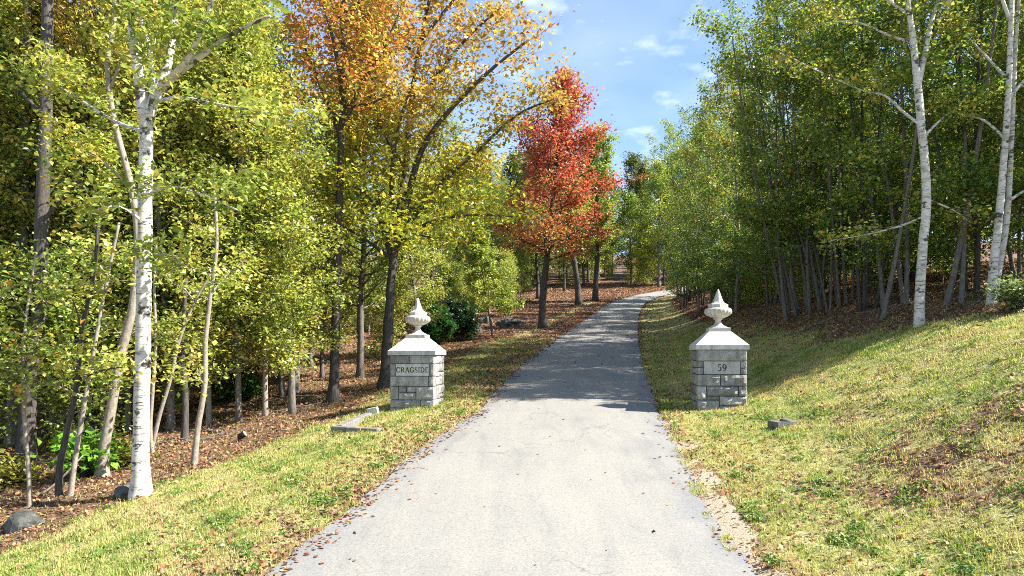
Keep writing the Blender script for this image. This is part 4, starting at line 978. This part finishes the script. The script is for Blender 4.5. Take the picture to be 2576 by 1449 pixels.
PAL_EVER = [(0, (0.015, 0.05, 0.015)), (0.5, (0.035, 0.12, 0.03)), (1, (0.07, 0.2, 0.05))]
shrub(1096, 868, 1.2, 2.0, 'rounded dark green evergreen shrub right behind the left urn', 601, PAL_EVER, 8000, 0.12)
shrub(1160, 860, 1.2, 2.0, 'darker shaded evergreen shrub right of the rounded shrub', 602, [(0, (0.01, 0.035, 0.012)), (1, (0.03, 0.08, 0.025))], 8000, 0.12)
shrub(590, 1010, 0.9, 0.9, 'low broadleaf shrub at the shaded edge of the left woods', 603, [(0, (0.03, 0.1, 0.02)), (0.6, (0.06, 0.18, 0.03)), (1, (0.14, 0.28, 0.04))], 1100, 0.14)
shrub(205, 1205, 0.55, 0.75, 'bright green broadleaf seedling among the thin stems', 604, [(0, (0.08, 0.26, 0.02)), (0.6, (0.14, 0.36, 0.03)), (1, (0.22, 0.4, 0.04))], 420, 0.15)
shrub(2566, 775, 0.4, 0.5, 'small pale green shrub at the right edge under the twin birch', 605, [(0, (0.12, 0.2, 0.06)), (1, (0.3, 0.4, 0.15))], 1500, 0.08)
shrub(15, 1225, 0.5, 0.35, 'low yellow-green bracken clump at the left edge', 606, [(0, (0.2, 0.2, 0.03)), (1, (0.42, 0.36, 0.05))], 900, 0.09)
shrub(300, 1175, 0.45, 0.4, 'yellow-green fern clump beside the birch foot', 607, [(0, (0.16, 0.2, 0.03)), (1, (0.4, 0.36, 0.05))], 800, 0.08)

# ------------------------------------------------------------------ rocks, kerbs, lamps
def rock(u, v, sx, sy, sz, lab, seed, dy=0.0, name='rock'):
    b = ground(u, v); r = random.Random(seed); V = []; Fs = []
    n1, n2 = 9, 14
    ph = [r.uniform(0, 6) for _ in range(5)]
    for i in range(n1 + 1):
        th = math.pi * i / n1
        for k in range(n2):
            a = 2 * math.pi * k / n2
            d = Vector((math.sin(th) * math.cos(a), math.sin(th) * math.sin(a), math.cos(th)))
            q = 1 + 0.16 * math.sin(3 * d.x + 2 * d.y + ph[0]) + 0.12 * math.sin(5 * d.y + 4 * d.z + ph[1]) + r.uniform(-.04, .04)
            p = Vector((math.copysign(abs(d.x) ** .75, d.x), math.copysign(abs(d.y) ** .75, d.y), math.copysign(abs(d.z) ** .8, d.z))) * q
            V.append((p.x * sx, p.y * sy, p.z * sz))
    for i in range(n1):
        for k in range(n2):
            k2 = (k + 1) % n2; Fs.append((i * n2 + k, (i + 1) * n2 + k, (i + 1) * n2 + k2, i * n2 + k2))
    o = mesh_obj(name, V, Fs, M_rock, None, False, None, (b.x, b.y + sy * 0.5, b.z + sz * 0.2)); o.rotation_euler = (0, 0, r.uniform(0, 3))
    return tag(o, lab, 'rock')
rock(48, 1335, 0.27, 0.22, 0.17, 'grey boulder dappled with sun in the lower left corner', 1)
rock(318, 1248, 0.2, 0.2, 0.15, 'dark rock tucked against the foot of the large birch', 2)
rock(1288, 822, 0.95, 0.6, 0.4, 'long low grey rock between young tree and scarlet maple', 3)
rock(1190, 838, 0.55, 0.45, 0.4, 'pale rock at the foot of the shaded evergreen shrub', 4)
rock(1222, 815, 0.4, 0.4, 0.42, 'small pale rock left of the long low rock', 5)
rock(880, 1072, 0.07, 0.06, 0.04, 'fist-sized stone lying inside the kerb frame', 6)

def bar(name, p0, p1, w, h, mat, parent=None, up=0.0):
    """a worn rectangular stone bar from p0 to p1 (tops at p.z)"""
    d = p1 - p0; ln = d.length; d.normalize(); side = Vector((0, 0, 1)).cross(d).normalized(); r = random.Random(int(ln * 1000))
    n = max(3, int(ln / 0.12)); V = []; Fs = []
    for i in range(n + 1):
        c = p0.lerp(p1, i / n)
        for a, z in ((-w / 2, -h), (-w / 2, -0.012), (-w / 2 + 0.012, 0), (w / 2 - 0.012, 0), (w / 2, -0.012), (w / 2, -h)):
            V.append(c + side * (a + r.uniform(-.004, .004)) + Vector((0, 0, z + r.uniform(-.004, .004))))
    for i in range(n):
        for k in range(6):
            k2 = (k + 1) % 6; Fs.append((i * 6 + k, i * 6 + k2, i * 6 + 6 + k2, i * 6 + 6 + k))
    Fs.append(tuple(range(6))[::-1]); Fs.append(tuple(n * 6 + k for k in range(6)))
    return mesh_obj(name, V, Fs, mat, parent)
ka = ground(836, 1092); kb = ground(950, 1090); kc = ground(928, 1048)
fr = thing('kerb_frame', 'low granite kerb frame set in the grass left of the pillar', 'kerb', ka)
zt = max(ka.z + 0.15, kb.z + 0.06)
A = Vector((0, 0.07, 0.15)); B = Vector((kb.x - ka.x, kb.y - ka.y + 0.1, max(0.15, kb.z - ka.z + 0.06))); Cc = Vector((kc.x - ka.x, kc.y - ka.y, kc.z - ka.z + 0.09))
bar('kerb_stone', A, B, 0.14, 0.4, M_kerb, fr); 
bar('kerb_stone', A + (Cc - A).normalized() * 0.075 + Vector((0.07, 0, -0.004)), Cc, 0.15, 0.4, M_kerb, fr)
e = ground(940, 1046)
wb = mesh_obj('white_block', *box_v(-0.12, 0.12, -0.05, 0.05, -0.1, 0.14), M_cap, None, False, None, (e.x, e.y, e.z + 0.04)); wb.rotation_euler = (0.1, -0.22, -0.2)
tag(wb, 'small tilted white stone block beside the left pillar foot', 'block')
e = ground(1975, 1072)
cb = thing('concrete_block', 'small concrete block half sunk in the grass right of pillar 59', 'block', e, 0.25)
v, f = box_v(-0.23, 0.25, -0.13, 0.17, -0.15, 0.085); mesh_obj('base', v, f, M_kerb, cb)
v, f = lathe([(0.09, 0.083), (0.095, 0.1), (0.08, 0.125), (0.04, 0.135)], 10); mesh_obj('knob', v, f, M_rock, cb, True)
e = ground(600, 1112)
lp_ = thing('ground_spotlight', 'small black ground spotlight at the edge of the leaf litter', 'spotlight', e, 0.5)
v, f = lathe([(0.045, 0), (0.06, 0.01), (0.065, 0.1), (0.075, 0.15), (0.07, 0.155)], 14); hd = mesh_obj('lamp_head', v, f, M_black, lp_, True); hd.location = (0, 0, 0.09); hd.rotation_euler = (1.0, 0, 1.2)
v, f = lathe([(0.062, 0.154), (0.06, 0.158)], 14); ln_ = mesh_obj('lens', v, f, M_glass, hd)
v, f = box_v(-0.012, 0.012, -0.02, 0.02, -0.1, 0.1); mesh_obj('stake', v, f, M_black, lp_)

# sticks lying about
def stick(pts, rad, lab, grp=None, name='stick'):
    pl = [ground(u, v) for u, v in pts]; b = pl[0]
    V = []; Fs = []; q = resample([p - b + Vector((0, 0, rad * 0.8)) for p in pl], 8)
    q = [p + Vector((0, 0, 0.01 * (i % 2))) for i, p in enumerate(q)]
    tube(q, [rad * (1 - 0.06 * i) for i in range(8)], 5, V, Fs)
    return tag(mesh_obj(name, V, Fs, M_twig, None, True, None, b), lab, 'stick', grp)
for k, pts in enumerate([[(1186, 1420), (1190, 1408), (1186, 1396)], [(1058, 1180), (1080, 1187)], [(1040, 1182), (1056, 1178)], [(1383, 1215), (1395, 1218)], [(1320, 1102), (1326, 1107)],
                         [(1352, 1111), (1360, 1108)], [(1438, 1122), (1448, 1124)], [(1465, 1060), (1470, 1064)], [(1392, 1266), (1400, 1272)], [(1575, 1315), (1600, 1318)]]):
    stick(pts, 0.009, 'thin brown twig lying loose on the pale driveway', 'twigs on the driveway', 'twig')
for k, (u, v, a, q) in enumerate([(300, 1130, 0.3, 1.3), (560, 1085, 2.6, 1.6), (690, 1040, 0.9, 1.8), (210, 1165, 2.9, 1.0), (440, 1120, 0.2, 1.2), (790, 1000, 2.7, 1.5), (1120, 850, 0.4, 2.2), (2180, 790, 0.3, 1.8), (2290, 765, 2.8, 1.6), (2440, 775, 0.6, 1.4), (2110, 800, 2.9, 1.5)]):
    b = ground(u, v); V = []; Fs = []; rr = random.Random(k)
    def gp(t, off=0.0): 
        x = b.x + math.cos(a) * q * t - math.sin(a) * off; y = b.y + math.sin(a) * q * t + math.cos(a) * off
        return Vector((x - b.x, y - b.y, H(x, y) - b.z + 0.035 + 0.1 * t * rr.random()))
    tube([gp(t, 0.08 * math.sin(5 * t + k)) for t in (0, 0.25, 0.5, 0.75, 1)], [0.024, 0.021, 0.017, 0.012, 0.006], 6, V, Fs)
    tube([gp(0.45), gp(0.62, 0.18), gp(0.8, 0.34)], [0.013, 0.01, 0.004], 5, V, Fs); tube([gp(0.3), gp(0.42, -0.14), gp(0.55, -0.3)], [0.012, 0.009, 0.004], 5, V, Fs)
    side = 'right' if u > 1288 else 'left'
    tag(mesh_obj('fallen_branch', V, Fs, M_grey, None, True, None, b), 'bare forked branch lying on the leaf litter of the %s woods' % side, 'branch', 'fallen branches of the %s woods' % side)
s0 = ground(100, 1250)
V = []; Fs = []; tube(resample([Vector((0, 0, 0.02)), Vector((0.22, 0.1, 0.22)), Vector((0.55, 0.2, 0.62))], 6), [0.022, 0.02, 0.018, 0.015, 0.012, 0.008], 6, V, Fs)
tag(mesh_obj('fallen_branch', V, Fs, M_beech, None, True, None, s0), 'bare fallen branch propped among the thin stems at lower left', 'branch')

# ------------------------------------------------------------------ grass and fallen leaves
def scatter_ground(n, xr, yr, wfn, seed, ypow=1.0):
    g = np.random.default_rng(seed); X = []; Yv = []; tot = 0
    while tot < n:
        y = yr[0] * (yr[1] / yr[0]) ** g.random(400000)     # denser near the eye
        x = g.uniform(xr[0], xr[1], len(y)) * 1.0
        keep = np.abs(x) < 0.80 * y + 0.6; x, y = x[keep], y[keep]
        w = wfn(x, y); ok = g.random(len(x)) < w
        X.append(x[ok]); Yv.append(y[ok]); tot += ok.sum()
    return np.concatenate(X)[:n], np.concatenate(Yv)[:n], g
def build_grass(n=420000):
    def w(x, y):
        g, lt, s = zones(x, y)
        d = np.maximum(road_l(y) - x, x - road_r(y))
        clump = np.clip(0.5 + 0.6 * wob(x, y, 5.5, 2) + 0.35 * wob(x, y, 1.3, 7), 0, 1)
        return np.clip((g ** 0.8 * (0.22 + 0.78 * clump) + 0.05 * (lt > 0.5)) * (d > -0.02 + 0.13 * wob(x, y, 4.2, 1)) + 0.35 * (np.abs(d) < 0.12) * (wob(x, y, 3.1, 9) > 0.25) * (y < 16), 0, 1)
    X, Yv, g = scatter_ground(n, (-14, 17), (4.0, 34), w, 77)
    Z = height(X, Yv) + 0.008
    ln = g.uniform(0.025, 0.075, n) * (0.8 + 0.45 * wob(X, Yv, 2.2, 8) + 0.5 * np.clip(wob(X, Yv, 4.1, 3) - 0.25, 0, 1)) * (1 + 0.25 * (Yv > 14)) * np.where(g.random(n) < 0.04, 1.9, 1.0); wd = g.uniform(0.003, 0.0065, n) * (0.75 + Yv / 16)
    az = g.uniform(0, 6.283, n); lean = np.abs(g.normal(0.55, 0.4, n))
    dx_, dy_ = np.cos(az), np.sin(az)
    base = np.stack([X, Yv, Z], 1); side = np.stack([-dy_, dx_, np.zeros(n)], 1) * wd[:, None]
    tip = base + np.stack([dx_ * np.sin(lean), dy_ * np.sin(lean), np.cos(lean)], 1) * ln[:, None]
    V = np.stack([base - side, base + side, tip], 1).reshape(-1, 3); T = np.arange(3 * n).reshape(-1, 3)
    t = np.clip(0.5 + 0.42 * wob(X, Yv, 0.8, 6) + 0.32 * wob(X, Yv, 3.3, 2) + g.normal(0, 0.2, n), 0, 1)
    col = pal([(0.0, (0.14, 0.25, 0.035)), (0.3, (0.32, 0.40, 0.075)), (0.55, (0.52, 0.50, 0.16)), (0.8, (0.66, 0.57, 0.28)), (1.0, (0.48, 0.31, 0.15))], t) * g.uniform(0.75, 1.2, (n, 1))
    o = mesh_obj('grass', V, T, M_blade, None, False, np.repeat(np.clip(col, 0, .9), 3, 0))
    o['label'] = 'mown autumn grass on the verges and right bank'; o['category'] = 'grass'; kind(o, 'stuff')
build_grass()
def build_litter(n=210000):
    def w(x, y):
        g, lt, s = zones(x, y); dl = road_l(y) - x; dr = x - road_r(y); d = np.maximum(dl, dr)
        edge = 1.3 * np.exp(-np.maximum(dl, 0) / 0.9) * (dl > -0.22 - 0.15 * wob(x, y, 2.6, 8)) * np.clip(0.6 + 0.6 * wob(x, y, 1.7, 4), 0, 1) + 0.3 * np.exp(-np.maximum(dr, 0) / 0.5) * (dr > -0.05)
        road = (d < 0) * (0.0025 + 0.09 * np.exp(d / 0.25) * (1 + wob(x, y, 3.4, 6)))
        return np.clip(0.8 * lt * (d > 0) + 0.06 * g * (1 + 3 * np.clip(wob(x, y, 0.9, 12), 0, 1)) + 0.9 * np.clip(edge, 0, 1) + road, 0, 1)
    X, Yv, g = scatter_ground(n, (-26, 30), (4.0, 95), w, 78)
    road = (road_l(Yv) < X) & (X < road_r(Yv))
    tt = (X - road_l(Yv)) / (road_r(Yv) - road_l(Yv))
    Z = height(X, Yv) + np.where(road, 0.012 + 0.03 * np.clip(1 - (2 * tt - 1) ** 2, 0, 1), 0.02 + 0.03 * g.random(n))
    s = g.uniform(0.022, 0.065, n) * (0.8 + Yv / 30)
    nr = g.normal(0, 0.5, (n, 3)) + np.array([0, 0, 1.0]); nr[road] = nr[road] * np.array([.3, .3, 1]); nr /= np.linalg.norm(nr, axis=1, keepdims=True)
    td = g.normal(0, 1, (n, 3)); td -= nr * np.sum(td * nr, 1, keepdims=True); td /= np.linalg.norm(td, axis=1, keepdims=True); sd_ = np.cross(nr, td)
    pos = np.stack([X, Yv, Z], 1); s = s[:, None]; cu = s * g.uniform(-0.1, 0.25, (n, 1))
    V = np.stack([pos - td * s * .5, pos + sd_ * s * .42 + nr * cu, pos + td * s * .5, pos - sd_ * s * .42 + nr * cu], 1).reshape(-1, 3)
    b = np.arange(n)[:, None] * 4; T = np.concatenate([b + np.array([[0, 1, 2]]), b + np.array([[0, 2, 3]])], 1).reshape(-1, 3)
    col = pal([(0, (0.07, 0.04, 0.022)), (0.3, (0.16, 0.085, 0.045)), (0.55, (0.27, 0.15, 0.08)), (0.72, (0.38, 0.22, 0.11)), (0.84, (0.45, 0.2, 0.06)), (0.92, (0.36, 0.08, 0.045)), (1.0, (0.52, 0.42, 0.2))], g.random(n)) * g.uniform(0.75, 1.2, (n, 1))
    o = mesh_obj('fallen_leaves', V, T, M_litter, None, False, np.repeat(np.clip(col, 0, .9), 4, 0))
    o['label'] = 'brown and orange fallen leaves over woodland floor and verges'; o['category'] = 'leaves'; kind(o, 'stuff')
build_litter()

def build_weeds(n=14000):
    def w(x, y):
        g, lt, sa = zones(x, y); dl = road_l(y) - x; dr = x - road_r(y)
        c = np.clip(wob(x, y, 2.3, 21) + 0.5 * wob(x, y, 6.0, 3) - 0.35, 0, 1)
        near = np.exp(-np.maximum(np.maximum(dl, dr), 0) / 1.2)
        return np.clip(c * (0.25 + near) * (np.maximum(dl, dr) > 0.12) * (g > 0.1), 0, 1)
    X, Yv, g = scatter_ground(n, (-12, 15), (4.0, 18), w, 79)
    pos = np.stack([X, Yv, height(X, Yv) + g.uniform(0.015, 0.07, n)], 1)
    nr = g.normal(0, 0.6, (n, 3)) + np.array([0, 0, 1.0]); nr /= np.linalg.norm(nr, axis=1, keepdims=True)
    td = g.normal(0, 1, (n, 3)); td -= nr * np.sum(td * nr, 1, keepdims=True); td /= np.linalg.norm(td, axis=1, keepdims=True); sd_ = np.cross(nr, td)
    q = g.uniform(0.025, 0.06, (n, 1))
    V = np.stack([pos - td * q * .5, pos + sd_ * q * .3 + nr * q * .12, pos + td * q * .5, pos - sd_ * q * .3 + nr * q * .12], 1).reshape(-1, 3)
    b = np.arange(n)[:, None] * 4; T = np.concatenate([b + np.array([[0, 1, 2]]), b + np.array([[0, 2, 3]])], 1).reshape(-1, 3)
    col = pal([(0, (0.06, 0.15, 0.03)), (0.5, (0.13, 0.26, 0.05)), (0.85, (0.3, 0.38, 0.08)), (1, (0.5, 0.4, 0.12))], g.random(n))
    o = mesh_obj('weeds', V, T, M_blade, None, False, np.repeat(col, 4, 0))
    o['label'] = 'small broadleaf weeds scattered through the verge grass'; o['category'] = 'weeds'; kind(o, 'stuff')
build_weeds()

# look-alikes in small groups are told apart by their order across the picture
by = {}
for o in C.objects:
    if o.parent is None and o.get('category') in ('tree', 'sapling') and o.get('group'): by.setdefault(o['label'], []).append(o)
ORD = ['leftmost', 'second from left', 'third from left', 'fourth from left', 'fifth from left', 'sixth from left']
for lab, lst in by.items():
    if 2 <= len(lst) <= 6:
        lst.sort(key=lambda o: o.location.x / o.location.y)
        for k, o in enumerate(lst): o['label'] = lab + ', ' + (ORD[k] if k < len(lst) - 1 else 'rightmost')
